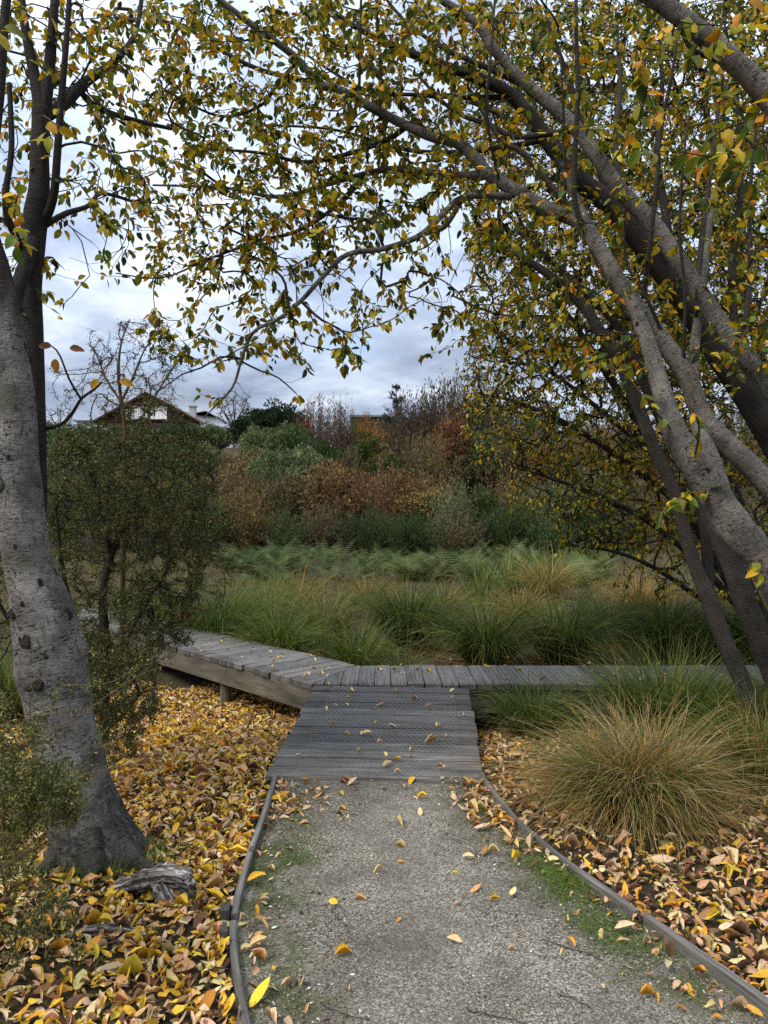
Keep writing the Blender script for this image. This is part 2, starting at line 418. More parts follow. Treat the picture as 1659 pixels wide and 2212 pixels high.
def twigmesh(tw, cnt, sel, rmin, rk, sides=3, rmax=0.03):
    bag = Bag()
    for (i, a0, a1, q) in tw:
        if not sel(a0): continue
        r = np.minimum(rmin + rk * np.sqrt(np.maximum(cnt[a0:a1] - 1, 0)), rmax); r = np.concatenate([[r[0]], r])
        sd = 5 if r[0] > 0.007 else sides
        V, T, Q, B = tube(q, r, sd, cap=False)
        bag.add(V, T, Q)
    return bag

# ------------------------------------------------------------------ ground and path
def spread(core, dense, far, step):
    a = list(np.arange(-core, core + 1e-6, dense)); x = core; s = dense
    while x < far: s *= 1.16 if x > step else 1.08; x += s; a.append(x)
    return np.array(a)
gx = spread(4.0, 0.12, 900, 8); gx = np.concatenate([-gx[gx > 4.001][::-1], gx])
gy = spread(0, 0.12, 1500, 14)
gy = np.concatenate([np.array([-400, -150, -60, -25, -10, -5, -2.5, -1.0]), np.arange(0, 10, 0.12), 10 + np.cumsum(0.15 * 1.055 ** np.arange(115))])
X, Y = np.meshgrid(gx, gy, indexing='ij'); Z = gz(X, Y)
i = np.arange(len(gx) - 1)[:, None] * len(gy) + np.arange(len(gy) - 1)[None]
Qd = np.stack([i, i + len(gy), i + len(gy) + 1, i + 1], -1).reshape(-1, 4)
g = part('ground', None, np.stack([X, Y, Z], -1).reshape(-1, 3), None, Qd, 'soil', kind='structure')

LE = np.array([(-0.600, 4.10), (-0.585, 3.60), (-0.568, 3.13), (-0.545, 2.72), (-0.490, 2.46), (-0.40, 2.166), (-0.26, 1.75), (0.0, 1.0), (0.5, -0.5), (0.9, -2.5)])
RE = np.array([(0.535, 4.10), (0.625, 3.50), (0.742, 3.12), (0.879, 2.805), (0.99, 2.511), (1.125, 2.166), (1.30, 1.75), (1.62, 1.0), (2.2, -0.5), (2.8, -2.5)])
def edge_at(E, s):
    return np.interp(s, np.linspace(0, 1, 60), np.interp(np.linspace(0, 1, 60), np.linspace(0, 1, len(E)), E[:, 0])), np.interp(s, np.linspace(0, 1, 60), np.interp(np.linspace(0, 1, 60), np.linspace(0, 1, len(E)), E[:, 1]))
ns, nw = 120, 30
S = np.linspace(0, 1, ns); U = np.linspace(0, 1, nw)
lx, ly = edge_at(LE, S); rx, ry = edge_at(RE, S)
PX = lx[:, None] * (1 - U) + rx[:, None] * U; PY = ly[:, None] * (1 - U) + ry[:, None] * U
wid = (rx - lx)[:, None]
ed = np.minimum(U[None] * wid, (1 - U)[None] * wid)
PZ = gz(PX, PY) + 0.014 + 0.012 * np.sin(np.clip(ed / wid * 2, 0, 1) * math.pi / 2) + 0.003 * np.sin(PX * 9 + PY * 5) * np.cos(PY * 7)
i = np.arange(ns - 1)[:, None] * nw + np.arange(nw - 1)[None]
Qd = np.stack([i, i + nw, i + nw + 1, i + 1], -1).reshape(-1, 4)[:, ::-1]
part('path', None, np.stack([PX, PY, PZ], -1).reshape(-1, 3), None, Qd, 'gravel', kind='structure',
     bark=np.stack([ed, PX, PY], -1).reshape(-1, 3))
def in_path(x, y, m=0.0):
    l = np.interp(y, LE[::-1, 1], LE[::-1, 0]); r = np.interp(y, RE[::-1, 1], RE[::-1, 0])
    return (x > l + m) & (x < r - m) & (y < 4.08)
# loose stone chips on the path
K = 22000
cy = 1.9 + (4.08 - 1.9) * rng.random(K) ** 1.25
cl_ = np.interp(cy, LE[::-1, 1], LE[::-1, 0]); cr_ = np.interp(cy, RE[::-1, 1], RE[::-1, 0])
w_ = np.clip(rng.beta(1.25, 1.2, K), 0.03, 0.97); cx_ = cl_ + (cr_ - cl_) * w_
keep = (np.sin(cx_ * 5 + cy * 3) * np.cos(cx_ * 3 - cy * 7) + rng.normal(0, 0.8, K)) > -0.55
cx_, cy = cx_[keep], cy[keep]; K = len(cx_)
sz = rng.gamma(3.0, 0.00072, K) + 0.0009
oc = np.array([[1, 0, 0], [-1, 0, 0], [0, 1, 0], [0, -1, 0], [0, 0, 1], [0, 0, -1]], float)
oct_t = np.array([[0, 2, 4], [2, 1, 4], [1, 3, 4], [3, 0, 4], [2, 0, 5], [1, 2, 5], [3, 1, 5], [0, 3, 5]])
a = rng.random(K) * 6.28; ca, sa = np.cos(a), np.sin(a)
v = oc[None] * (1 + rng.normal(0, 0.28, (K, 6, 1))) * sz[:, None, None]
v = v * np.array([1.2, 0.9, 0.65])
V = np.stack([v[..., 0] * ca[:, None] - v[..., 1] * sa[:, None], v[..., 0] * sa[:, None] + v[..., 1] * ca[:, None], v[..., 2] + 0.25 * v[..., 0]], -1)
V += np.stack([cx_, cy, gz(cx_, cy) + 0.024], -1)[:, None]
T = (oct_t[None] + (np.arange(K) * 6)[:, None, None]).reshape(-1, 3)
tc_ = pick([(0.13, 0.109, 0.077), (0.23, 0.20, 0.15), (0.46, 0.42, 0.355), (0.06, 0.049, 0.035)], K, [4, 4, 0.9, 3])
o = part('loose_gravel', None, V.reshape(-1, 3), T, None, 'chips', kind='stuff', tint=np.repeat(tc_, 6, 0), smooth=False)
setp(o, 'pale loose stone chips scattered over the gravel path', 'gravel')

# ------------------------------------------------------------------ timber: ramp, boardwalks, edging
def clip_poly(poly, pt, nrm):
    out = []
    for k in range(len(poly)):
        a, b = np.array(poly[k]), np.array(poly[(k + 1) % len(poly)])
        da, db = np.dot(a - pt, nrm), np.dot(b - pt, nrm)
        if da >= 0: out.append(tuple(a))
        if da * db < 0: out.append(tuple(a + (b - a) * da / (da - db)))
    return out
def plank(parent, poly, zf, thick, grain, mat='deck', name='plank', ch=0.004):
    poly = np.array(poly); n = len(poly); c = poly.mean(0)
    area = 0.5 * np.sum(poly[:, 0] * np.roll(poly[:, 1], -1) - np.roll(poly[:, 0], -1) * poly[:, 1])
    if area < 0: poly = poly[::-1]
    g = np.array(grain); g = g / np.linalg.norm(g); x = np.array([-g[1], g[0]])
    dz = rng.normal(0, 0.0022); tl = rng.normal(0, 0.004)
    inn = c + (poly - c) * (1 - ch / np.maximum(np.abs(poly - c).min(), 0.05))
    def ring(p, off): return np.stack([p[:, 0], p[:, 1], zf(p[:, 0], p[:, 1]) + dz + (p - c) @ x * tl - off], -1)
    V = np.concatenate([ring(poly, thick), ring(poly, ch), ring(inn, 0)])
    Q = []
    for r in range(2):
        for k in range(n): Q.append([r * n + k, r * n + (k + 1) % n, (r + 1) * n + (k + 1) % n, (r + 1) * n + k])
    T = [[2 * n, 2 * n + k, 2 * n + k + 1] for k in range(1, n - 1)] + [[0, k + 1, k] for k in range(1, n - 1)]
    xy = V[:, :2]
    B = np.stack([xy @ g, xy @ x, V[:, 2]], -1)
    return part(name, parent, V, T, Q, mat, bark=B, smooth=False)
def board(parent, p, w, z0, z1, mat, name):
    """upright board along the 2-D polyline p; z0, z1 bottom and top heights (arrays)"""
    p = np.array(p, float); t = unit(np.gradient(p, axis=0)); nn = np.stack([-t[:, 1], t[:, 0]], -1) * w / 2
    n = len(p); z0 = np.broadcast_to(z0, (n,)); z1 = np.broadcast_to(z1, (n,))
    c = 0.004
    prof = [(-1, z0), (1, z0), (1, z1 - c), (1 - 2 * c / w, z1), (-1 + 2 * c / w, z1), (-1, z1 - c)]
    V = np.stack([np.concatenate([p + nn * a, zz[:, None]], 1) for a, zz in prof], 1)
    s = np.concatenate([[0], np.cumsum(np.linalg.norm(np.diff(p, axis=0), axis=1))])
    k = len(prof); V = V.reshape(-1, 3)
    i = np.arange(n - 1)[:, None] * k; j = np.arange(k)[None]
    Q = np.stack([i + j, i + k + j, i + k + (j + 1) % k, i + (j + 1) % k], -1).reshape(-1, 4)
    Q = np.concatenate([Q, [[0, 1, 2, 5], [2, 3, 4, 5]], np.array([[5, 2, 1, 0], [5, 4, 3, 2]]) + (n - 1) * k])
    B = np.stack([np.repeat(s, k), np.tile([a * w / 2 for a, _ in prof], n), V[:, 2]], -1)
    return part(name, parent, V, None, Q, mat, bark=B, smooth=False)
def box(parent, name, c, half, mat, rot=0.0):
    c = np.array(c); x = np.array([[-1, -1, -1], [1, -1, -1], [1, 1, -1], [-1, 1, -1], [-1, -1, 1], [1, -1, 1], [1, 1, 1], [-1, 1, 1]], float) * half
    V = np.stack([x[:, 0] * math.cos(rot) - x[:, 1] * math.sin(rot), x[:, 0] * math.sin(rot) + x[:, 1] * math.cos(rot), x[:, 2]], -1) + c
    return part(name, parent, V, None, [[3, 2, 1, 0], [4, 5, 6, 7], [0, 1, 5, 4], [1, 2, 6, 5], [2, 3, 7, 6], [3, 0, 4, 7]], mat, bark=x[:, [2, 0, 1]], smooth=False)
def roundpost(parent, name, x, y, r, z0, z1, mat):
    V, T, Q, B = tube(np.array([[x, y, z0], [x, y, (z0 + z1) / 2], [x + 0.004, y, z1]]), np.array([r * 1.03, r, r]), 20, cap=False)
    return part(name, parent, V, T, Q, mat, bark=B[:, [2, 0, 1]])
def netting(parent, inside, zf, o0, du, dv, nu, nv, pitch, selv=()):
    """hexagonal wire netting laid over the planks; du runs along the twisted pairs"""
    du, dv = np.array(du), np.array(dv); bag = Bag(); pts = {}
    def pt(i, j):
        if (i, j) not in pts:
            row = i; k = j
            # brick-like hex lattice: zigzag rows
            x = k * pitch / 2; y = row * pitch * 1.15 + (0.22 if (k + row) % 2 else -0.22) * pitch
            q = np.array(o0) + du * y + dv * x + rng.normal(0, 0.0016, 2)
            pts[(i, j)] = q
        return pts[(i, j)]
    segs = []
    for i in range(nu):
        for j in range(nv):
            segs.append((pt(i, j), pt(i, j + 1)))
            if (i + j) % 2: segs.append((pt(i, j), pt(i + 1, j)))
    S = np.array(segs); ok = np.array([inside(a) and inside(b) for a, b in S]); S = S[ok]
    for e in selv:
        t = np.linspace(0, 1, 60)[:, None]; q = np.array(e[0]) * (1 - t) + np.array(e[1]) * t + rng.normal(0, 0.002, (60, 2))
        S = np.concatenate([S, np.stack([q[:-1], q[1:]], 1)])
    K = len(S); r = 0.00085
    A = np.concatenate([S[:, 0], (zf(S[:, 0, 0], S[:, 0, 1]) + 0.0035)[:, None]], 1); Bp = np.concatenate([S[:, 1], (zf(S[:, 1, 0], S[:, 1, 1]) + 0.0035)[:, None]], 1)
    t = unit(Bp - A); sd = unit(np.cross(t, [0, 0, 1.0])) * r; up = np.array([0, 0, 1.0]) * r * 1.3
    V = np.stack([A - sd, A + sd, A + up, Bp - sd, Bp + sd, Bp + up], 1).reshape(-1, 3)
    o = (np.arange(K) * 6)[:, None, None]
    Q = (np.array([[0, 3, 5, 2], [1, 2, 5, 4]])[None] + o).reshape(-1, 4)
    return part('wire_netting', parent, V, None, Q, 'wire', kind='stuff', smooth=False)

# ramp
r0 = np.array([-0.653, 4.10]); r1 = np.array([-0.545, 5.80])
rd = unit(r1 - r0); RL = np.linalg.norm(r1 - r0); rn = np.array([rd[1], -rd[0]]); RW = 1.205
ZD = 0.146                                     # deck height
def rampz(x, y): return 0.04 + (ZD - 0.006 - 0.04) * (np.asarray(y, float) - 4.10) / 1.70
ramp_o = root('timber_ramp', (-0.05, 4.95, float(gz(-0.05, 4.95))), 'grey weathered plank ramp covered in wire netting, rising from the gravel path', 'ramp')
NP = 13; pitch = RL / NP
for k in range(NP):
    a, b = k * pitch + 0.0065, (k + 1) * pitch - 0.0065
    e0, e1 = rng.normal(0, 0.005, 2)
    poly = [r0 + rd * a + rn * e0, r0 + rd * a + rn * (RW + e1), r0 + rd * b + rn * (RW + e1), r0 + rd * b + rn * e0]
    if k == 0: poly[1] = poly[1] + rd * 0.0
    plank(ramp_o, poly, rampz, 0.042, rn)
for off in (0.05, RW / 2, RW - 0.05):
    q = np.array([r0 + rd * s + rn * off for s in np.linspace(0.03, RL - 0.03, 8)])
    z1 = rampz(q[:, 0], q[:, 1]) - 0.046
    board(ramp_o, q, 0.05, np.minimum(gz(q[:, 0], q[:, 1]) - 0.02, z1 - 0.06), z1, 'deck', 'bearer')
board(ramp_o, np.array([r0 - rd * 0.012 + rn * s for s in np.linspace(0.0, RW, 5)]), 0.02, -0.05, 0.028, 'deck', 'front_board')
w0, w1 = 0.135, RW - 0.12
def in_ramp_net(p):
    q = np.array(p) - r0; s = q @ rd; c = q @ rn
    return 0.02 < s < RL + 0.01 and w0 < c < w1
netting(ramp_o, in_ramp_net, rampz, r0 + rn * w0, rd, rn, 46, 62, 0.0345,
        selv=[(r0 + rn * w0 + rd * 0.02, r0 + rn * (w0 + 0.02) + rd * RL), (r0 + rn * w1 + rd * 0.02, r0 + rn * w1 + rd * RL)])

# boardwalk to the right and to the left, mitred where they meet
def deckz(x, y): return np.full(np.shape(x), ZD) if np.ndim(x) else ZD
PC = np.array([-0.565, 5.815]); bdir = unit(np.array([-0.70, 0.735])); bn = np.array([bdir[1], -bdir[0]]); BW = 0.74
yb0, yb1 = 5.815, 6.545
tI = (yb1 - (PC + bn * BW)[1]) / bdir[1]; IC = PC + bn * BW + bdir * tI     # inner corner of the bend
mit = unit(IC - PC); mn = np.array([mit[1], -mit[0]])                       # points to the right-hand section
bw_r = root('boardwalk', (1.5, 6.18, float(gz(1.5, 6.18))), 'grey plank boardwalk running off to the right behind the tussock', 'boardwalk')
bw_l = root('boardwalk', (-1.9, 7.6, float(gz(-1.9, 7.6))), 'grey plank boardwalk angling away to the left behind the ramp', 'boardwalk')
x = -0.60; k = 0
while x < 5.4:
    wd = 0.124; gap_ = 0.012 if 0.15 < x < 1.0 else 0.008
    poly = [(x, yb0 + rng.normal(0, 0.006)), (x + wd, yb0 + rng.normal(0, 0.006)), (x + wd, yb1 + rng.normal(0, 0.008)), (x, yb1 + rng.normal(0, 0.008))]
    poly = clip_poly(poly, PC + mn * 0.004, mn)
    if len(poly) >= 3: plank(bw_r, poly, deckz, 0.045, (0, 1))
    x += wd + gap_
for yy in (yb0 + 0.05, yb1 - 0.06):
    board(bw_r, [(xx, yy) for xx in np.linspace(-0.42, 5.4, 8)], 0.05, ZD - 0.235, ZD - 0.049, 'beam', 'beam')
for xx in (0.95, 2.6, 4.3):
    for yy in (yb0 + 0.125, yb1 - 0.135): roundpost(bw_r, 'post', xx, yy, 0.05, float(gz(xx, yy)) - 0.1, ZD - 0.05, 'beam')
s = -0.5; 
while s < 5.6:
    wd = 0.126
    j = rng.normal(0, 0.007, 4)
    poly = [PC + bdir * s + bn * j[0], PC + bdir * (s + wd) + bn * j[0], PC + bdir * (s + wd) + bn * (BW + j[2]), PC + bdir * s + bn * (BW + j[2])]
    poly = clip_poly(poly, PC - mn * 0.004, -mn)
    if len(poly) >= 3: plank(bw_l, poly, deckz, 0.045, bn)
    s += wd + 0.009
for off in (0.03, BW - 0.05):
    board(bw_l, [PC + bdir * q + bn * off for q in np.linspace(0.02 if off < .1 else .35, 5.6, 8)], 0.05, ZD - 0.225, ZD - 0.049, 'beam', 'beam')
for q in (1.42, 3.2, 4.9):
    for off in (0.09, BW - 0.11):
        c_ = PC + bdir * q + bn * off; roundpost(bw_l, 'post', c_[0], c_[1], 0.05, float(gz(*c_)) - 0.1, ZD - 0.05, 'beam')
def in_left_net(p):
    q = np.array(p) - PC; return 0.10 < q @ bn < BW - 0.07 and q @ mn < -0.005 and q @ bdir < 3.2
netting(bw_l, in_left_net, deckz, PC - bdir * 0.5 + bn * 0.0, bdir, bn, 95, 44, 0.0345)
def in_right_net(p):
    q = np.array(p) - PC; return q @ mn > 0.005 and 5.84 < p[1] < 6.5 and p[0] < 1.7
netting(bw_r, in_right_net, deckz, (-0.6, 5.80), (1, 0), (0, 1), 60, 44, 0.0345)

# edging boards
def epoly(E, a, b, n, off=0.0):
    s = np.linspace(a, b, n); q = np.stack([np.interp(s, E[::-1, 1], E[::-1, 0]), s], -1); q[:, 0] += off; return q
e1 = root('edging_board', (-0.57, 3.4, 0.0), 'long grey timber edging board left of the path, running up to the ramp', 'edging')
q = epoly(LE, 4.085, 2.68, 14, 0.004 * 0); q[:, 0] += 0.006 * np.sin(np.linspace(0, 5, 14)); board(e1, q, 0.026, gz(q[:, 0], q[:, 1]) - 0.06, gz(q[:, 0], q[:, 1]) + 0.052 + 0.008 * np.sin(np.linspace(0, 4, 14)), 'edging', 'board')
box(e1, 'peg', (-0.5665, 3.17, 0.0), (0.011, 0.024, 0.058), 'edging', 0.02)
e2 = root('edging_board', (-0.45, 2.3, 0.0), 'near grey timber edging board left of the path, lapped behind a short peg', 'edging')
q = epoly(LE, 2.63, 1.0, 14, -0.012); board(e2, q, 0.024, gz(q[:, 0], q[:, 1]) - 0.06, gz(q[:, 0], q[:, 1]) + 0.048, 'edging', 'board')
box(e2, 'peg', (-0.578, 2.69, 0.0), (0.016, 0.03, 0.066), 'edging', 0.1)
box(e2, 'peg', (-0.56, 2.585, 0.0), (0.012, 0.03, 0.05), 'edging', 0.3)
e3 = root('edging_board', (0.68, 3.4, 0.0), 'grey timber edging board curving from the ramp past the golden tussock', 'edging')
q = epoly(RE, 4.085, 2.69, 16); board(e3, q, 0.026, gz(q[:, 0], q[:, 1]) - 0.06, gz(q[:, 0], q[:, 1]) + 0.05, 'edging', 'board')
e4 = root('edging_board', (1.1, 2.2, 0.0), 'near grey timber edging board right of the path, bottom right corner', 'edging')
q = epoly(RE, 2.665, 1.0, 16, 0.012); board(e4, q, 0.028, gz(q[:, 0], q[:, 1]) - 0.06, gz(q[:, 0], q[:, 1]) + 0.055, 'edging', 'board')

# ------------------------------------------------------------------ trees in the foreground
TREES = {}
SLIM = {'arch': 0.88, 'pale': 0.74, 'dark': 0.70, 'near': 0.85, 'slim': 0.9, 'bent': 0.9, 'knot': 0.93}
def tree(key, loc, label, barkmat, group=None):
    o = root('tree', loc, label, 'tree', group)
    TREES[key] = dict(o=o, polys=[], mat=barkmat); return TREES[key]
def limb(key, name, lst, step=0.05, sides=12, rough=0.05, mat=None, lump=None, seed=0, skel=True):
    t = TREES[key]; pp, rr = PL(lst); rr = rr * SLIM.get(key, 1.0); p, r = resample(pp, rr, step)
    V, T, Q, B = tube(p, r, sides, rough, seed + len(t['polys']) * 7 + 1, True, lump)
    ob_ = part(name, t['o'], V, T, Q, mat or t['mat'], bark=B)
    if name == 'trunk': t['trunk'] = ob_
    if skel: t['polys'].append((pp, rr))
def knots(lst):
    def f(s, th):
        R = 1.0
        for (s0, t0, amp, ws, wt) in lst:
            dt = np.angle(np.exp(1j * (th - t0)))
            R = R + amp * np.exp(-((s - s0) / ws) ** 2 - (dt / wt) ** 2)
        return R
    return f

# left tree: pale flecked leaning trunk with a dark second stem
lb = P(212, 1862, 3.2); tree('left', (lb[0], lb[1], float(gz(lb[0], lb[1]))), 'pale flecked leaning tree at the left edge, forking into dark upper stems', 'bark_left')
limb('left', 'trunk', [(225, 1905, 3.2, 122), (214, 1858, 3.2, 104), (190, 1786, 3.2, 82), (166, 1702, 3.2, 70), (141, 1598, 3.2, 68), (122, 1490, 3.2, 69),
     (106, 1394, 3.2, 70), (92, 1330, 3.2, 66), (74, 1260, 3.2, 55), (58, 1199, 3.2, 49), (45, 1103, 3.2, 48), (38, 1007, 3.2, 44), (40, 911, 3.2, 37), (34, 820, 3.2, 32), (26, 750, 3.2, 28), (20, 700, 3.2, 25), (12, 640, 3.2, 23), (0, 580, 3.18, 21), (-25, 500, 3.15, 20), (-50, 380, 3.1, 17), (-60, 200, 3.1, 14), (-70, -100, 3.1, 8)],
     0.02, 44, 0.055, seed=3, lump=knots([(0.000, 0.6, 0.2, 0.0410, 0.5), (0.000, 2.6, 0.18, 0.0351, 0.4), (0.234, 0.2, 0.12, 0.0175, 0.5), (0.252, 3.6, 0.1, 0.0117, 0.35), (0.211, 4.6, 0.1, 0.0105, 0.25), (0.181, 4.9, 0.09, 0.0094, 0.2), (0.225, 5.3, 0.1, 0.0117, 0.3), (0.275, 4.2, 0.09, 0.0070, 0.3), (0.363, 4.7, -0.08, 0.0059, 0.12), (0.439, 3.9, 0.08, 0.0175, 0.3)]))
limb('left', 'stem', [(62, 1260, 3.42, 34), (66, 1130, 3.44, 31), (70, 1000, 3.45, 28), (70, 880, 3.45, 27), (69, 750, 3.45, 25), (66, 620, 3.45, 22), (72, 520, 3.45, 24), (78, 460, 3.45, 25), (85, 400, 3.45, 21), (87, 300, 3.45, 18), (92, 235, 3.45, 20)], 0.03, 24, 0.06, 'bark_dark', seed=8)
for l, sd_ in [([(228, 1790, 3.14, 34), (262, 1838, 3.10, 27), (300, 1868, 3.06, 18), (345, 1888, 3.02, 8)], 1), ([(150, 1800, 3.13, 30), (122, 1850, 3.08, 24), (92, 1882, 3.02, 14), (60, 1900, 2.98, 6)], 2),
               ([(196, 1800, 3.10, 32), (200, 1860, 3.03, 26), (196, 1895, 2.98, 16), (188, 1925, 2.92, 7)], 3), ([(240, 1810, 3.2, 30), (290, 1845, 3.24, 20), (330, 1855, 3.28, 8)], 4)]:
    limb('left', 'root', l, 0.02, 16, 0.10, 'bark_foot', seed=sd_ * 11, skel=False)
def scar(px, py, w, h, tilt):
    th = np.linspace(0, 2 * math.pi, 14, endpoint=False); V = [np.zeros(3)]; Q = []; T = []
    for ri, (rr, dz) in enumerate(((.45, .004), (.8, .006), (1.0, -.010))):
        for a in th:
            rag = 1 + .16 * math.sin(3 * a + px) + .1 * math.sin(7 * a + py)
            V.append(np.array([math.cos(a) * w * rr * rag, -dz, (math.sin(a) * h * rr * rag) + .5 * h * abs(math.cos(a)) * -rr]))
    V = np.array(V); V[0] = [0, -.002, 0]
    T = [[0, 1 + k, 1 + (k + 1) % 14] for k in range(14)]
    Q = [[1 + r * 14 + k, 15 + r * 14 + k, 15 + r * 14 + (k + 1) % 14, 1 + r * 14 + (k + 1) % 14] for r in range(2) for k in range(14)]
    ct, st = math.cos(tilt), math.sin(tilt); V = np.stack([V[:, 0] * ct - V[:, 2] * st, V[:, 1], V[:, 0] * st + V[:, 2] * ct], -1)
    # seat the scar on the bark: axis and radius of the trunk at this height
    ax = np.interp(py, [911, 1007, 1103, 1199, 1260, 1330, 1394, 1490, 1598, 1702], [40, 38, 45, 58, 74, 92, 106, 122, 141, 166]); hw = np.interp(py, [911, 1103, 1199, 1330, 1490, 1702], [37, 48, 49, 66, 69, 70])
    c = P(px, py, 3.2); R_ = hw / F * 3.2; off = (px - ax) / F * 3.2; c[1] = 3.2 - math.sqrt(max(R_ ** 2 - off ** 2, 0)) * 1.0; V[:, 1] += (V[:, 0]) * (off / R_) * 1.0
    part('branch_scar', TREES['left']['trunk'], V + c, T, Q, 'bark_dark', bark=V)
for a_ in [(48, 1318, .026, .020, .1), (86, 1372, .028, .030, .0), (138, 1360, .018, .034, .3), (132, 1398, .016, .026, -.2), (112, 1462, .026, .026, .2), (88, 1470, .022, .014, -.1), (20, 1040, .022, .05, .35), (52, 1041, .009, .008, 0), (58, 1177, .008, .013, 0), (150, 1322, .02, .026, .4), (78, 1295, .010, .010, 0), (124, 1530, .016, .012, 0)]:
    scar(*a_)
for nm, l in [('limb', [(24, 710, 3.22, 17), (36, 630, 3.3, 16), (58, 565, 3.38, 15), (76, 505, 3.45, 17)]),
              ('limb', [(90, 240, 3.45, 17), (74, 160, 3.45, 12), (58, 80, 3.45, 10), (46, 0, 3.45, 9), (30, -150, 3.45, 6)]),
              ('limb', [(94, 240, 3.45, 16), (106, 150, 3.46, 12), (113, 70, 3.46, 10), (119, -10, 3.46, 9), (124, -150, 3.46, 6)]),
              ('limb', [(96, 480, 3.45, 10), (116, 425, 3.40, 9), (124, 330, 3.38, 8), (134, 200, 3.37, 7), (144, 80, 3.36, 6), (152, -40, 3.36, 5)]),
              ('limb', [(100, 250, 3.5, 13), (140, 222, 3.6, 13), (180, 182, 3.7, 11), (235, 142, 3.8, 8), (270, 108, 3.9, 7), (296, 60, 4.0, 5), (310, -40, 4.1, 4)]),
              ('limb', [(176, 186, 3.7, 8), (182, 210, 3.75, 7), (228, 240, 3.9, 6), (300, 262, 4.1, 5), (370, 278, 4.3, 4)]),
              ('limb', [(92, 490, 3.5, 7), (140, 462, 3.6, 6), (190, 445, 3.8, 5), (222, 418, 4.0, 4), (300, 440, 4.2, 3)]),
              ('limb', [(50, 540, 3.4, 9), (20, 480, 3.3, 8), (12, 420, 3.3, 7), (25, 320, 3.3, 6), (20, 180, 3.3, 5)]),
              ('limb', [(-15, 330, 3.0, 10), (0, 200, 3.0, 10), (6, 90, 3.0, 10), (16, -20, 3.0, 9)])]:
    limb('left', nm, l, 0.04, 14, 0.05, 'bark_mid' if l[0][3] > 23 else 'bark_dark')
limb('left', 'twig', [(90, 925, 3.45, 5), (130, 918, 3.45, 4), (158, 890, 3.42, 4), (175, 862, 3.4, 3), (205, 840, 3.38, 3), (220, 825, 3.36, 2)], 0.03, 6, 0.02, 'bark_dark')
limb('left', 'twig', [(175, 862, 3.4, 3), (150, 820, 3.35, 2.4), (128, 765, 3.3, 2), (112, 748, 3.3, 1.5)], 0.03, 6, 0.02, 'bark_dark')

# right-hand stand of leaning trees
RG = 'leaning grey trees crowding in from the right'
def based(x, y, d):
    p = P(x, y, d); return (p[0], p[1], float(gz(p[0], p[1])))
tree('arch', based(1990, 1700, 4.2), 'leaning grey tree whose long bough arches over the path to the upper left', 'bark_right', RG)
limb('arch', 'trunk', [(1990, 1700, 4.2, 40), (1900, 1480, 4.2, 34), (1780, 1220, 4.2, 30), (1659, 1050, 4.2, 27), (1570, 960, 4.25, 26), (1520, 905, 4.3, 24), (1485, 815, 4.35, 23), (1430, 735, 4.4, 22), (1355, 635, 4.5, 20), (1295, 540, 4.6, 19), (1255, 482, 4.65, 18), (1180, 450, 4.75, 17), (1100, 405, 4.8, 16), (1045, 370, 4.85, 16)], 0.03, 22, 0.06, seed=5)
limb('arch', 'bough', [(1050, 372, 4.85, 15), (995, 312, 4.9, 14), (930, 294, 4.95, 12.5), (880, 272, 5.0, 11.5), (820, 242, 5.0, 11), (725, 190, 5.0, 10), (690, 185, 5.0, 9.5), (645, 130, 5.0, 9), (575, 75, 4.95, 8), (475, 0, 4.9, 7), (380, -90, 4.85, 5)], 0.05, 14, 0.04)
limb('arch', 'bough', [(1050, 378, 4.88, 12), (985, 380, 5.0, 11), (905, 370, 5.1, 9), (850, 365, 5.2, 8), (790, 375, 5.3, 7), (700, 400, 5.4, 6), (600, 425, 5.5, 5), (480, 405, 5.6, 3.5), (330, 400, 5.7, 2.5)], 0.05, 12, 0.04)
limb('arch', 'bough', [(1105, 424, 4.8, 9), (1005, 425, 4.8, 8.5), (955, 465, 4.75, 8), (905, 510, 4.7, 7.5), (830, 537, 4.7, 7), (750, 550, 4.65, 6.5), (700, 595, 4.6, 6), (650, 650, 4.55, 5.5), (600, 690, 4.5, 5), (550, 715, 4.5, 4.5), (525, 765, 4.5, 4), (505, 832, 4.5, 3), (470, 872, 4.5, 2), (440, 903, 4.5, 1.4)], 0.05, 10, 0.04)
limb('arch', 'branch', [(1000, 428, 4.82, 6), (960, 490, 4.85, 7), (920, 505, 4.9, 6), (880, 520, 4.95, 4)], 0.05, 8, 0.04)
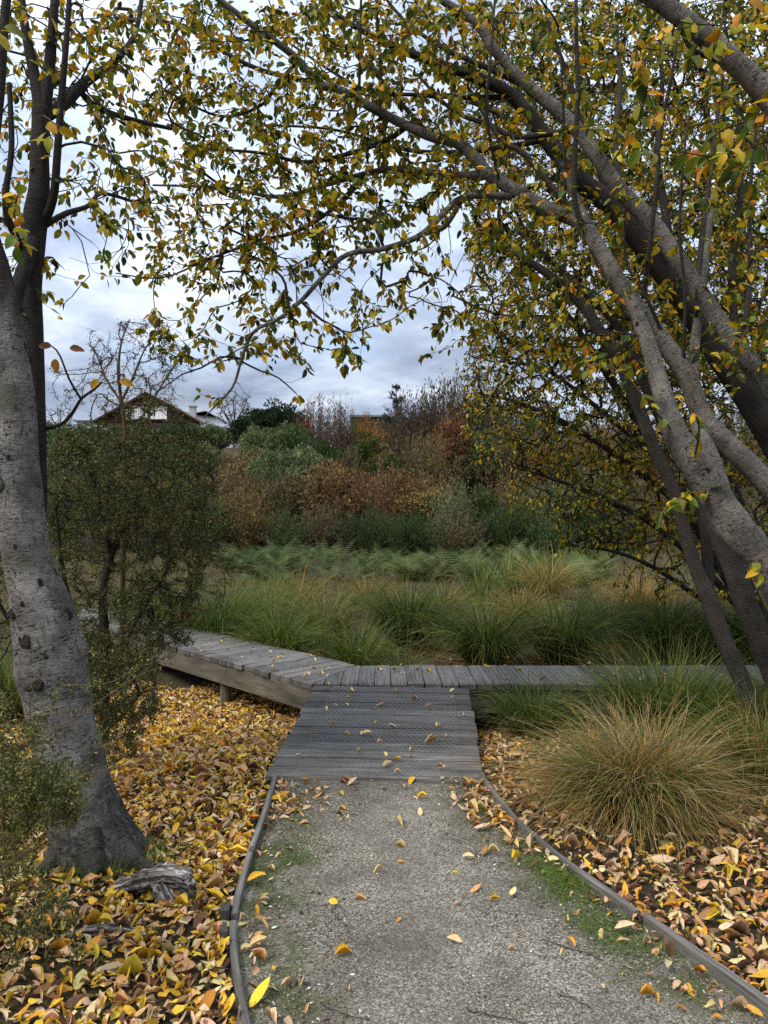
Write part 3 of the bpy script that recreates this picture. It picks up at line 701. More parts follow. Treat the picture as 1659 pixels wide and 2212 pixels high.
for l in [[(650, 650, 4.55, 4), (690, 688, 4.5, 3.2), (735, 712, 4.45, 2.6), (768, 742, 4.45, 1.6)],
          [(625, 668, 4.52, 4), (620, 640, 4.6, 3.5), (610, 600, 4.7, 3), (560, 560, 4.8, 2.5), (490, 540, 4.9, 2)],
          [(520, 775, 4.5, 3), (480, 770, 4.45, 2.6), (432, 796, 4.4, 2.2), (395, 808, 4.4, 1.8), (335, 850, 4.4, 1.2)],
          [(520, 780, 4.5, 2.6), (560, 800, 4.5, 2.2), (600, 815, 4.45, 2), (640, 850, 4.45, 1.3)],
          [(880, 272, 5.0, 7), (840, 300, 5.1, 6.5), (760, 330, 5.2, 6), (660, 350, 5.3, 5), (560, 330, 5.4, 4), (420, 320, 5.5, 3)],
          [(725, 190, 5.0, 6), (640, 170, 5.1, 6), (560, 150, 5.2, 5.5), (480, 110, 5.3, 5), (400, 60, 5.4, 4), (330, 40, 5.5, 3)],
          [(790, 375, 5.3, 6), (720, 450, 5.2, 5.5), (640, 500, 5.1, 5), (560, 520, 5.1, 4), (450, 560, 5.0, 3), (350, 600, 5.0, 2), (250, 590, 5.0, 1.5)],
          [(830, 537, 4.7, 4), (800, 480, 4.9, 4), (740, 470, 5.0, 3.5), (640, 450, 5.2, 3)],
          [(930, 294, 4.95, 6), (860, 215, 5.1, 6), (780, 120, 5.2, 5), (720, 30, 5.3, 4.5), (680, -60, 5.4, 3)],
          [(645, 130, 5.0, 5), (600, 180, 5.1, 5), (560, 230, 5.2, 4), (470, 250, 5.3, 3.4), (350, 190, 5.4, 2.4)],
          [(1250, 470, 4.7, 8), (1180, 390, 4.8, 7.5), (1130, 330, 4.85, 7), (1080, 300, 4.9, 6), (1020, 200, 5.0, 4)]]:
    limb('arch', 'branch', l, 0.06, 8, 0.04, 'bark_dark' if l[0][3] < 7 else 'bark_mid')
# upright water shoots
for l in [[(1258, 495, 4.6, 8), (1240, 420, 4.55, 7), (1244, 300, 4.5, 6.5), (1248, 180, 4.45, 6), (1244, 60, 4.4, 5), (1246, -60, 4.4, 4)],
          [(1390, 645, 4.45, 7), (1400, 560, 4.35, 6.5), (1418, 400, 4.25, 6), (1428, 280, 4.2, 5.5), (1455, 140, 4.1, 4), (1470, 20, 4.1, 3)],
          [(1080, 400, 4.8, 4), (1052, 250, 4.6, 3.5), (1062, 100, 4.5, 3), (1070, -20, 4.5, 2.4)],
          [(1220, 462, 4.7, 4), (1220, 330, 4.6, 3.5), (1215, 200, 4.5, 3), (1210, 100, 4.5, 2)],
          [(820, 240, 5.0, 4.5), (822, 150, 5.0, 4), (815, 50, 4.9, 3.5), (812, -40, 4.9, 3)],
          [(775, 215, 5.0, 4), (778, 120, 4.95, 3.5), (780, 0, 4.9, 3)],
          [(1475, 800, 4.35, 5), (1480, 640, 4.2, 4.5), (1468, 500, 4.1, 4), (1478, 330, 4.0, 3), (1490, 240, 4.0, 2)],
          [(1440, 740, 4.4, 5), (1395, 640, 4.3, 4), (1352, 560, 4.3, 3), (1352, 440, 4.2, 2.4)],
          [(1380, 690, 4.45, 5), (1330, 682, 4.4, 4), (1298, 640, 4.35, 3), (1240, 610, 4.3, 2)]]:
    limb('arch', 'water_shoot', l, 0.06, 8, 0.03, 'bark_mid')

tree('knot', based(1800, 1712, 3.95), 'stout pale grey leaning tree with a swollen knot and a fork, right edge', 'bark_right', RG)
limb('knot', 'trunk', [(1800, 1712, 3.95, 46), (1760, 1480, 3.95, 40), (1700, 1310, 3.95, 36), (1640, 1205, 3.95, 35), (1606, 1165, 3.95, 38), (1580, 1130, 3.96, 43), (1555, 1090, 3.98, 36), (1520, 1030, 4.0, 35), (1490, 985, 4.02, 34), (1462, 945, 4.05, 29), (1440, 880, 4.1, 23), (1418, 805, 4.2, 21), (1385, 700, 4.35, 17), (1330, 590, 4.6, 13), (1270, 480, 4.9, 9), (1200, 330, 5.2, 6)], 0.025, 30, 0.055, seed=21,
     lump=knots([(0.31, 3.4, 0.35, 0.018, 0.5), (0.29, 3.0, -0.15, 0.012, 0.5), (0.43, 2.2, 0.10, 0.02, 0.6)]))
limb('knot', 'limb', [(1562, 1095, 4.02, 24), (1548, 1030, 4.08, 22), (1530, 975, 4.14, 19), (1510, 930, 4.25, 17), (1500, 860, 4.4, 15), (1500, 760, 4.6, 12), (1520, 600, 4.8, 9), (1540, 420, 5.0, 6)], 0.04, 16, 0.04)

tree('pale', based(2020, 1665, 4.45), 'tall grey leaning tree running diagonally to the top of the picture', 'bark_right', RG)
limb('pale', 'trunk', [(2020, 1665, 4.45, 40), (1950, 1400, 4.45, 34), (1800, 1050, 4.45, 31), (1659, 835, 4.5, 29), (1600, 760, 4.5, 28), (1552, 695, 4.55, 27), (1505, 625, 4.6, 26), (1450, 540, 4.65, 25), (1405, 475, 4.7, 24), (1340, 412, 4.75, 22), (1290, 340, 4.8, 21), (1230, 262, 4.85, 20), (1140, 185, 4.9, 18), (1072, 112, 4.9, 15), (1030, 52, 4.9, 13), (955, 0, 4.9, 11), (860, -80, 4.9, 8)], 0.03, 22, 0.06, seed=31)
for l in [[(1245, 280, 4.85, 9), (1180, 290, 4.9, 9), (1110, 295, 5.0, 8), (1060, 270, 5.1, 7), (980, 240, 5.2, 6), (900, 160, 5.3, 4)],
          [(1150, 195, 4.95, 8), (1060, 150, 5.0, 8), (960, 105, 5.1, 7), (880, 50, 5.2, 5), (820, -20, 5.2, 4)],
          [(1340, 412, 4.8, 9), (1330, 300, 4.9, 8), (1340, 180, 5.0, 6), (1330, 20, 5.1, 4)],
          [(1505, 625, 4.6, 10), (1520, 480, 4.7, 8), (1540, 330, 4.8, 6), (1560, 150, 4.9, 4), (1570, -20, 5.0, 3)],
          [(1600, 760, 4.5, 10), (1620, 600, 4.6, 8), (1620, 420, 4.7, 6), (1640, 220, 4.8, 4)]]:
    limb('pale', 'branch', l, 0.06, 8, 0.04, 'bark_mid')

tree('dark', based(1880, 1560, 5.4), 'thick dark leaning tree half hidden behind the paler right-hand stems', 'bark_dark', RG)
limb('dark', 'trunk', [(1880, 1570, 5.4, 44), (1850, 1480, 5.4, 42), (1750, 1120, 5.4, 40), (1650, 920, 5.4, 38), (1555, 770, 5.4, 37), (1450, 610, 5.4, 35), (1330, 455, 5.4, 33), (1255, 392, 5.4, 29), (1180, 300, 5.4, 25), (1110, 210, 5.4, 20), (1030, 168, 5.4, 17), (880, 112, 5.4, 12), (740, 40, 5.4, 8), (640, -60, 5.4, 5)], 0.06, 16, 0.04, seed=41)
for l in [[(1335, 460, 5.4, 16), (1300, 380, 5.5, 14), (1262, 300, 5.6, 12), (1230, 180, 5.7, 9), (1180, 40, 5.8, 6)],
          [(1180, 300, 5.4, 10), (1080, 320, 5.5, 9), (960, 330, 5.7, 8), (860, 320, 5.8, 6), (720, 280, 5.9, 4), (560, 270, 6.0, 3)],
          [(1110, 210, 5.4, 9), (1010, 210, 5.5, 8), (900, 205, 5.6, 6), (780, 190, 5.8, 5), (620, 90, 6.0, 3)],
          [(1650, 920, 5.4, 18), (1600, 780, 5.5, 15), (1580, 600, 5.6, 12), (1600, 400, 5.7, 9), (1590, 180, 5.8, 6)],
          [(1450, 610, 5.4, 16), (1440, 480, 5.5, 13), (1420, 340, 5.7, 10), (1430, 180, 5.8, 7), (1420, 20, 5.9, 4)]]:
    limb('dark', 'branch', l, 0.07, 9, 0.04, 'bark_dark')

tree('near', based(2180, 1815, 3.4), 'nearest thick grey leaning stem crossing the top right corner', 'bark_right', RG)
limb('near', 'trunk', [(2180, 1815, 3.4, 46), (2130, 1500, 3.4, 42), (2030, 950, 3.4, 36), (1850, 480, 3.4, 31), (1659, 212, 3.4, 28), (1580, 130, 3.4, 26), (1505, 64, 3.4, 24), (1418, 0, 3.4, 22), (1300, -80, 3.4, 18)], 0.03, 22, 0.055, seed=51)
limb('near', 'branch', [(1590, 140, 3.4, 7), (1500, 110, 3.5, 6), (1470, 60, 3.5, 5), (1440, -20, 3.5, 4)], 0.05, 8, 0.04, 'bark_mid')

tree('slim', based(1668, 1668, 4.6), 'slender dark leaning stem rooted beside the green sedge, right of the boardwalk', 'bark_mid', RG)
limb('slim', 'trunk', [(1668, 1672, 4.6, 22), (1655, 1631, 4.6, 20), (1625, 1541, 4.65, 20), (1598, 1461, 4.7, 20), (1555, 1361, 4.75, 20), (1530, 1290, 4.8, 20), (1505, 1230, 4.85, 17), (1480, 1155, 4.9, 15), (1455, 1060, 5.0, 14), (1415, 975, 5.1, 14), (1385, 895, 5.2, 15), (1345, 795, 5.3, 15), (1305, 730, 5.4, 14), (1250, 650, 5.6, 12), (1150, 570, 5.8, 9), (1050, 530, 6.0, 6)], 0.05, 14, 0.04, seed=61)
limb('slim', 'limb', [(1530, 1290, 4.85, 14), (1528, 1200, 4.95, 13), (1515, 1100, 5.05, 13), (1480, 1000, 5.2, 13), (1420, 890, 5.4, 12), (1380, 800, 5.6, 12), (1330, 700, 5.8, 10), (1230, 600, 6.0, 8), (1120, 500, 6.3, 5)], 0.05, 12, 0.04, 'bark_dark')

tree('bent', based(1745, 1662, 4.35), 'grey leaning stem with a bent scarred lower trunk, right edge', 'bark_right', RG)
limb('bent', 'trunk', [(1745, 1665, 4.35, 28), (1715, 1580, 4.35, 26), (1672, 1460, 4.4, 25), (1640, 1375, 4.4, 26), (1612, 1310, 4.42, 27), (1592, 1250, 4.45, 24), (1572, 1195, 4.5, 25), (1548, 1140, 4.55, 26), (1520, 1075, 4.6, 22), (1488, 1000, 4.7, 19), (1455, 900, 4.9, 17), (1420, 800, 5.1, 15), (1360, 680, 5.3, 12), (1290, 560, 5.6, 9)], 0.04, 16, 0.04, 'bark_mid', seed=71, lump=knots([(0.30, 3.6, 0.3, 0.025, 0.5), (0.42, 3.2, 0.25, 0.02, 0.5), (0.20, 4.8, -0.1, 0.015, 0.25)]))

tree('back', based(1700, 1460, 8.0), 'bushy many-stemmed tree with small yellow leaves sweeping low behind the right-hand trunks', 'bark_dark')
for l in [[(1700, 1440, 8.0, 16), (1560, 1230, 8.0, 13), (1430, 1000, 8.0, 11), (1300, 790, 8.0, 8), (1180, 620, 8.0, 5), (1060, 500, 8.0, 3)],
          [(1700, 1440, 8.0, 13), (1580, 1200, 8.2, 10), (1420, 1050, 8.4, 8), (1250, 930, 8.5, 6), (1120, 870, 8.6, 4), (1030, 850, 8.6, 2)],
          [(1690, 1440, 8.0, 10), (1560, 1270, 8.0, 8), (1420, 1140, 8.0, 6), (1290, 1070, 8.0, 5), (1180, 1030, 8.0, 3), (1120, 1010, 8.0, 2)],
          [(1690, 1440, 8.0, 8), (1560, 1330, 7.8, 6), (1420, 1230, 7.6, 5), (1320, 1190, 7.5, 3.4), (1240, 1180, 7.5, 2)],
          [(1720, 1440, 8.0, 16), (1620, 1150, 8.4, 13), (1500, 850, 8.8, 11), (1400, 560, 9.0, 8), (1300, 300, 9.0, 5)],
          [(1760, 1440, 8.0, 16), (1720, 1100, 8.4, 14), (1640, 760, 8.6, 11), (1570, 480, 8.8, 8), (1520, 200, 9.0, 5)],
          [(1800, 1440, 8.0, 16), (1780, 1000, 8.4, 13), (1720, 600, 8.6, 9), (1690, 250, 8.8, 6)],
          [(1500, 850, 8.8, 7), (1360, 760, 9.0, 6), (1220, 690, 9.0, 4), (1080, 680, 9.0, 3), (980, 640, 9.0, 2)],
          [(1430, 1000, 8.0, 7), (1290, 880, 7.8, 5), (1180, 800, 7.8, 4), (1080, 780, 7.8, 3)]]:
    limb('back', 'stem', l, 0.1, 8, 0.05)

# crown density read on a 100 px lattice (rows from the top of the picture)
GRID = ["4656778789988777", "44665566888888777", "33566677777888888", "32467778877789899", "31466776646899999", "31245653226899999",
        "21012432335789999", "10012322016899999", "00000000006888888", "00000000003677766", "00000000000366544", "00000000000045532", "00000000000001233"]
BETA = np.array([0.0])
att_l, att_a, att_b = [], [], []
for r, row in enumerate(GRID):
    row = row.ljust(17, '7') if r == 0 else row
    for cidx, ch in enumerate(row):
        k = int(ch)
        if k == 0: continue
        def smp(n): return np.stack([cidx * 100 + rng.random(n) * 100, r * 100 + rng.random(n) * 100], -1)
        def cnt_(m):
            q = k * m; return int(q) + (rng.random() < q - int(q))
        if cidx < 3 or (cidx == 3 and r < 6 and rng.random() < 0.4):
            for px in smp(cnt_(5.2)): att_l.append(P(px[0], px[1], rng.uniform(3.3, 4.6)))
        elif cidx < 10:
            for px in smp(cnt_(6.6)): att_a.append(P(px[0], px[1], rng.uniform(4.4, 6.0)))
        if cidx >= 10:
            if r < 8:
                for px in smp(cnt_(3.2)): att_a.append(P(px[0], px[1], rng.uniform(4.1, 4.7) if rng.random() < .22 else rng.uniform(5.0, 6.4)))
            for px in smp(cnt_(14.0 if r > 4 else 13.0)): att_b.append(P(px[0], px[1], rng.uniform(6.9, 9.6)))
# crown above and beside the picture, so the trees go on outside it
for q in range(170): att_l.append(P(rng.uniform(-350, 330), rng.uniform(-330, 0) if rng.random() < .6 else rng.uniform(0, 600) - 0, rng.uniform(3.2, 4.6)) if rng.random() < .5 else P(rng.uniform(-350, 0), rng.uniform(-200, 600), rng.uniform(3.2, 4.6)))
for q in range(260): att_a.append(P(rng.uniform(330, 1900), rng.uniform(-300, 0), rng.uniform(4.2, 6.0)))
for q in range(120): att_a.append(P(rng.uniform(1660, 1950), rng.uniform(0, 900), rng.uniform(4.0, 5.8)))
for q in range(300): att_b.append(P(rng.uniform(1100, 1900), rng.uniform(-250, 0), rng.uniform(7, 9.6)))
for q in range(220): att_b.append(P(rng.uniform(1660, 1950), rng.uniform(0, 1150), rng.uniform(7, 9.6)))
# single hanging sprays that stand out against the sky
for (x, y, d) in [(345, 745, 4.4), (380, 770, 4.4), (400, 740, 4.4), (430, 780, 4.4), (455, 735, 4.45), (470, 700, 4.5), (500, 720, 4.5), (540, 760, 4.5), (575, 745, 4.5), (600, 760, 4.4),
                  (760, 765, 4.45), (745, 745, 4.45), (715, 700, 4.45), (655, 815, 4.45), (640, 855, 4.45), (662, 905, 4.45), (560, 915, 4.5), (430, 850, 4.4), (470, 860, 4.45), (520, 830, 4.5), (590, 700, 4.5), (690, 660, 4.5)]:
    att_a.append(P(x, y, d))

GREEN = [(0.065, 0.105, 0.014), (0.14, 0.165, 0.016), (0.30, 0.25, 0.014), (0.52, 0.33, 0.012), (0.50, 0.20, 0.015), (0.03, 0.055, 0.012)]
def crown(keys, att, wts, Lr, nl, span, rmin, rk, seed_turn=0.55, step=0.09, bare=0.22, tm='mid'):
    sk = [skeleton(TREES[k]['polys'], i) for i, k in enumerate(keys)]
    sp = np.concatenate([a[0] for a in sk]); sdn = np.concatenate([a[1] for a in sk]); si = np.concatenate([a[2] for a in sk])
    tw, cnt, ids = grow(sp, sdn, si, np.array(att), step=step, turn=seed_turn, wig=0.014)
    for ti, k in enumerate(keys):
        t = TREES[k]; sel = lambda a0: ids[a0] == ti
        mine = [w for w in tw if sel(w[1])]
        if not mine: continue
        bag = twigmesh(mine, cnt, lambda a: True, rmin, rk)
        part('twigs', t['o'], mat='twig', kind='stuff', **bag.kw())
        pos, u = [], []
        for (i, a0, a1, q) in mine:
            if rng.random() < bare: continue
            seg = np.linalg.norm(np.diff(q, axis=0), axis=1); s = np.concatenate([[0], np.cumsum(seg)])
            L0 = min(s[-1], span); m = rng.integers(nl[0], nl[1] + 1)
            ts = s[-1] - L0 * rng.random(m) ** 1.4; ts[0] = s[-1]
            idx = np.clip(np.searchsorted(s, ts) - 1, 0, len(seg) - 1)
            pp = q[idx] + (q[idx + 1] - q[idx]) * ((ts - s[idx]) / np.maximum(seg[idx], 1e-6))[:, None]
            dd = unit(q[idx + 1] - q[idx])
            out = rdir(m); out -= dd * np.sum(out * dd, 1, keepdims=True)
            uu = unit(0.5 * dd + 0.75 * unit(out) + np.array([0, 0, -0.55]) + rng.normal(0, 0.15, (m, 3)))
            pos.append(pp + uu * 0.012); u.append(uu)
        pos = np.concatenate(pos); u = np.concatenate(u); K = len(pos)
        n = unit(np.array([0, 0, 1.0]) + rng.normal(0, 0.55, (K, 3)))
        L = np.clip(rng.normal(Lr[0], Lr[1], K), Lr[0] * 0.55, Lr[0] * 1.5)
        tint = pick(GREEN, K, wts)
        wr = rng.uniform(0.20, 0.29, K); curl = rng.uniform(0.0, 0.5, K); fold = rng.uniform(0.1, 0.5, K)
        # the leaves that show largest are parts of their own
        dpt = pos[:, 1]; pxs = CX + pos[:, 0] / dpt * F; pys = CY - (pos[:, 2] - H) / dpt * F
        vis = (pxs > 0) & (pxs < 1659) & (pys > 0) & (pys < 2212)
        score = np.where(vis, L / dpt, 0); big = np.zeros(K, bool); big[np.argsort(-score)[:300]] = True; big &= vis
        rest = ~big
        V, T, Q, C = leaves(pos[rest], u[rest], n[rest], L[rest], wr[rest], curl[rest], fold[rest], tint=tint[rest], tm=tm)
        part('foliage', t['o'], V, T, Q, 'leaf', kind='stuff', tint=C)
        single_leaves(t['o'], 'leaf', pos[big], u[big], n[big], L[big], tint[big], 'leaf_one')
LEAFM = {}
def leafmesh(kind, k, mat):
    if (kind, k) not in LEAFM:
        cu, fo, ro, tw_ = ((rng.uniform(0, .5), rng.uniform(.1, .5), 0, rng.uniform(-.3, .3)) if kind == 'green' else (rng.uniform(-.5, .45), rng.uniform(-.1, .25), rng.uniform(.1, 1.5), rng.uniform(-.4, .4)))
        V, T, Q, _ = leaves(np.zeros((1, 3)), np.array([[0, 1.0, 0]]), np.array([[0, 0, 1.0]]), np.ones(1), rng.uniform(.21, .27), cu, fo, ro, twist=tw_, tm='hi', wave=rng.uniform(-.3, .3))
        LEAFM[(kind, k)] = meshdata('leaf', V, T, Q, mat)
    return LEAFM[(kind, k)]
def frame(u, n):
    u = Vector(u).normalized(); s = u.cross(Vector(n)).normalized(); n = s.cross(u)
    return Matrix(((s.x, u.x, n.x), (s.y, u.y, n.y), (s.z, u.z, n.z)))
def single_leaves(parent, name, pos, u, n, L, tint, mat, kind='green'):
    out = []
    base = base_of(parent) if parent is not None else np.zeros(3)
    for i in range(len(pos)):
        o = link(name, leafmesh(kind, random.randrange(7), mat), parent)
        Mx = frame(u[i], n[i]).to_4x4() @ Matrix.Diagonal((L[i], L[i], L[i], 1)); Mx.translation = Vector(pos[i] - base)
        o.matrix_basis = Mx; o.color = (*[float(v) for v in tint[i]], 1); out.append(o)
    return out
crown(['left'], att_l, [2.6, 4, 5, 3.6, 1.2, .8], (0.045, 0.009), (5, 9), 0.34, 0.0013, 0.0010, bare=0.28)
crown(['arch', 'pale', 'dark', 'knot', 'slim', 'bent'], att_a, [2.6, 4, 5, 4.8, 1.1, 1.4], (0.054, 0.013), (6, 11), 0.40, 0.0016, 0.0012, bare=0.28)
crown(['back'], att_b, [4, 4, 4.6, 6.4, 0.7, 4], (0.052, 0.011), (7, 12), 0.6, 0.0036, 0.0018, step=0.14, bare=0.15, tm='lo')
att_n = [P(rng.uniform(1380, 1660), rng.uniform(-60, 420), rng.uniform(2.7, 3.5)) for q in range(34)] + [P(rng.uniform(1660, 1900), rng.uniform(-60, 600), rng.uniform(2.7, 3.5)) for q in range(30)]
crown(['near'], att_n, [3, 4, 4, 4, 2, 0.5], (0.08, 0.012), (4, 7), 0.35, 0.0012, 0.0010)
# bright green sprigs growing straight from the knotted trunk
def sprig(parent, pts, n, L, wts, mat='leaf'):
    pp, rr = PL(pts); p, r = resample(pp, rr, 0.03)
    V, T, Q, B = tube(p, r, 5, cap=False); parent = part('sprig', parent, V, T, Q, 'redtwig')
    i = rng.integers(1, len(p), n); d = unit(np.gradient(p, axis=0))[i]
    out = rdir(n); u = unit(0.4 * d + 0.8 * out + np.array([0, -0.2, -0.35]))
    single_leaves(parent, 'leaf', p[i] + rng.normal(0, .008, (n, 3)), u, unit(np.array([0, -0.6, 0.8]) + rng.normal(0, .4, (n, 3))), rng.normal(L, L * .15, n), pick(GREEN, n, wts), 'leaf_one')
YG = [3, 6, 3, 2, 0.3, 0]
ko = TREES['knot']['o']
sprig(ko, [(1530, 1060, 3.95, 3), (1460, 1080, 3.8, 2.4), (1430, 1110, 3.7, 2), (1425, 1140, 3.65, 1.5)], 26, 0.075, YG)
sprig(ko, [(1500, 990, 3.95, 3), (1510, 930, 3.8, 2.4), (1500, 890, 3.7, 2), (1470, 860, 3.7, 1.5)], 16, 0.06, YG)
sprig(ko, [(1460, 940, 4.05, 2.5), (1400, 870, 3.9, 2), (1350, 810, 3.9, 1.6), (1290, 780, 3.9, 1.2)], 20, 0.065, YG)
sprig(ko, [(1580, 860, 4.3, 2.5), (1590, 800, 4.0, 2), (1600, 740, 4.0, 1.6), (1620, 700, 4.0, 1.2)], 18, 0.065, YG)
sprig(ko, [(1640, 1210, 3.9, 2.5), (1635, 1215, 3.7, 2), (1640, 1240, 3.6, 1.5)], 6, 0.07, YG)
lo = TREES['left']['o']
sprig(lo, [(110, 300, 3.4, 2), (100, 260, 3.0, 1.6), (95, 250, 2.9, 1.4), (130, 275, 2.85, 1)], 6, 0.08, [0, 2, 4, 4, 1, 0])
sprig(lo, [(20, 520, 3.2, 2), (30, 500, 2.9, 1.5), (40, 530, 2.8, 1)], 9, 0.07, [1, 3, 4, 3, 1, 0])
sprig(lo, [(30, 450, 3.2, 2), (40, 420, 2.9, 1.5), (45, 440, 2.8, 1)], 8, 0.07, [0, 2, 4, 4, 1, 0])
sprig(lo, [(-10, 100, 3.0, 2), (0, 60, 2.6, 1.5), (10, 40, 2.4, 1)], 5, 0.085, [0, 1, 4, 4, 0, 0])
# the few leaves on the low bare twig of the left tree
tx = np.array([P(x, y, 3.33) for x, y in [(112, 748), (150, 752), (118, 775), (214, 822), (258, 822)]])
single_leaves(lo, 'leaf', tx, np.array([[-1, 0, .1], [1, 0, -.05], [.2, -.1, -1], [-.6, 0, -.4], [.9, 0, -.3]], float), np.tile([0.1, -1, .3], (5, 1)) * 1.0, np.full(5, 0.068), np.array([(0.25, 0.09, 0.03), (0.22, 0.08, 0.03), (0.5, 0.22, 0.02), (0.5, 0.27, 0.02), (0.45, 0.22, 0.02)]), 'leaf_one')

# ------------------------------------------------------------------ small-leaved shrubs in front on the left
def shrub_twiggy(o, polys, att, leafL, pal, wts, per, mat='fine', rmin=0.0011, rk=0.0007, span=0.3, tmat='twig', step=0.07, seg=None, wr=0.22):
    for pl in polys:
        p, r = resample(*PL(pl), 0.05); V, T, Q, B = tube(p, r, 7, 0.05, 3); part('stem', o, V, T, Q, tmat, bark=B)
    sp, sdn, si = skeleton([PL(q) for q in polys], 0, 0.08)
    tw, cnt, ids = grow(sp, sdn, si, np.array(att), step=step, turn=0.5, wig=0.016)
    part('twigs', o, mat=tmat, kind='stuff', **twigmesh(tw, cnt, lambda a: True, rmin, rk).kw())
    pos, u = [], []
    for (i, a0, a1, q) in tw:
        sg = np.linalg.norm(np.diff(q, axis=0), axis=1); s = np.concatenate([[0], np.cumsum(sg)])
        m = rng.poisson(per); 
        if m < 1: continue
        ts = s[-1] - min(span, s[-1]) * rng.random(m); idx = np.clip(np.searchsorted(s, ts) - 1, 0, len(sg) - 1)
        pp = q[idx] + (q[idx + 1] - q[idx]) * ((ts - s[idx]) / np.maximum(sg[idx], 1e-6))[:, None]
        # leaves sit in little tufts on short spurs
        spur = rdir(m) * rng.uniform(0.0, 0.035, (m, 1))
        pos.append(pp + spur); u.append(unit(unit(q[idx + 1] - q[idx]) * 0.5 + rdir(m)))
    pos = np.concatenate(pos); u = np.concatenate(u); K = len(pos)
    V, Q = quadleaf(pos, u, rdir(K), rng.uniform(0.7, 1.4, K) * leafL, wr)
    part('foliage', o, V, None, Q, mat, kind='stuff', tint=np.repeat(pick(pal, K, wts), 4, 0), smooth=False)
def inpoly(pt, poly):
    x, y = pt; c = False; n = len(poly)
    for i in range(n):
        x1, y1 = poly[i]; x2, y2 = poly[(i + 1) % n]
        if (y1 > y) != (y2 > y) and x < (x2 - x1) * (y - y1) / (y2 - y1) + x1: c = not c
    return c
def samp(poly, n, d0, d1):
    xs = [p[0] for p in poly]; ys = [p[1] for p in poly]; out = []
    while len(out) < n:
        q = (rng.uniform(min(xs), max(xs)), rng.uniform(min(ys), max(ys)))
        if inpoly(q, poly): out.append(P(q[0], q[1], rng.uniform(d0, d1)))
    return out
OLIVE = [(0.046, 0.058, 0.013), (0.09, 0.098, 0.02), (0.12, 0.072, 0.02), (0.022, 0.029, 0.009), (0.22, 0.20, 0.045)]
b_ = P(230, 1500, 4.4)
sh = root('small_leaved_shrub', (b_[0], b_[1], float(gz(b_[0], b_[1]))), 'dense dark olive small-leaved shrub behind the pale left trunk', 'shrub')
att = samp([(95, 940), (180, 905), (260, 930), (330, 915), (430, 960), (455, 1010), (470, 1090), (450, 1180), (435, 1270), (400, 1370), (350, 1400), (330, 1470), (250, 1500), (150, 1420), (100, 1250)], 1150, 3.7, 5.0)
att += samp([(120, 930), (440, 980), (450, 1150), (120, 1150)], 420, 3.7, 5.0) + samp([(320, 1100), (455, 1120), (435, 1290), (395, 1385), (320, 1420), (280, 1300)], 300, 3.9, 5.2)
att += samp([(170, 1350), (340, 1420), (350, 1540), (300, 1620), (230, 1660), (180, 1560)], 340, 3.5, 4.3)
att += samp([(-200, 950), (40, 950), (40, 1500), (-200, 1500)], 260, 3.6, 4.8)
for q in range(190):
    a_ = rng.uniform(-1.9, 1.2); rr_ = rng.uniform(1.0, 1.35); att.append(P(270 + 185 * math.cos(a_) * rr_, 1150 + 230 * math.sin(a_) * rr_, rng.uniform(3.9, 4.8)))
shrub_twiggy(sh, [[(225, 1600, 4.4, 11), (228, 1400, 4.4, 10), (222, 1290, 4.4, 9), (240, 1200, 4.4, 8), (275, 1120, 4.4, 6), (320, 1020, 4.5, 4), (350, 960, 4.6, 2)],
                  [(240, 1200, 4.4, 6), (215, 1090, 4.3, 5), (190, 1000, 4.3, 3), (170, 940, 4.3, 2)],
                  [(225, 1500, 4.4, 7), (290, 1350, 4.3, 5), (350, 1250, 4.3, 4), (400, 1160, 4.4, 3), (430, 1080, 4.4, 2)],
                  [(225, 1560, 4.4, 7), (180, 1400, 4.1, 6), (140, 1250, 4.1, 4), (120, 1100, 4.1, 3)],
                  [(225, 1580, 4.4, 6), (270, 1540, 4.0, 4), (300, 1500, 3.9, 3)],
                  [(200, 1580, 4.4, 7), (60, 1400, 4.2, 5), (-60, 1200, 4.1, 4), (-100, 1050, 4.1, 2)]], att, 0.0135, OLIVE, [3, 4, 2, 3, 1], 46, span=0.5)
# tall sparse spray with a red stem against the sky
b_ = P(265, 1500, 4.9)
sh2 = root('sparse_shrub', (b_[0], b_[1], float(gz(b_[0], b_[1]))), 'thin red-stemmed wiry shrub with tiny leaves against the sky by the house', 'shrub')
att = samp([(185, 720), (290, 680), (380, 700), (420, 780), (400, 850), (300, 860), (200, 830)], 230, 4.6, 5.4) + samp([(100, 790), (200, 800), (200, 880), (110, 880)], 26, 4.6, 5.2) + samp([(300, 830), (400, 850), (380, 950), (250, 950)], 60, 4.6, 5.2)
shrub_twiggy(sh2, [[(262, 1500, 4.9, 6), (266, 1200, 4.9, 5.5), (269, 1010, 4.9, 5), (270, 930, 4.9, 4.6), (262, 868, 4.9, 4), (256, 800, 4.9, 3), (262, 740, 4.9, 2), (280, 690, 4.9, 1.3)],
                   [(262, 868, 4.9, 3), (285, 820, 4.9, 2.4), (310, 760, 4.9, 1.8), (340, 715, 4.9, 1.2)],
                   [(262, 868, 4.9, 2.6), (230, 820, 4.9, 2), (210, 770, 4.9, 1.5), (190, 740, 4.9, 1)],
                   [(270, 960, 4.9, 2.6), (320, 880, 4.9, 2.2), (370, 800, 4.9, 1.6), (400, 760, 4.9, 1)]], att, 0.012, [(0.05, 0.055, 0.03), (0.09, 0.085, 0.04)], None, 24, rmin=0.0014, rk=0.0007, span=0.5, tmat='redtwig')
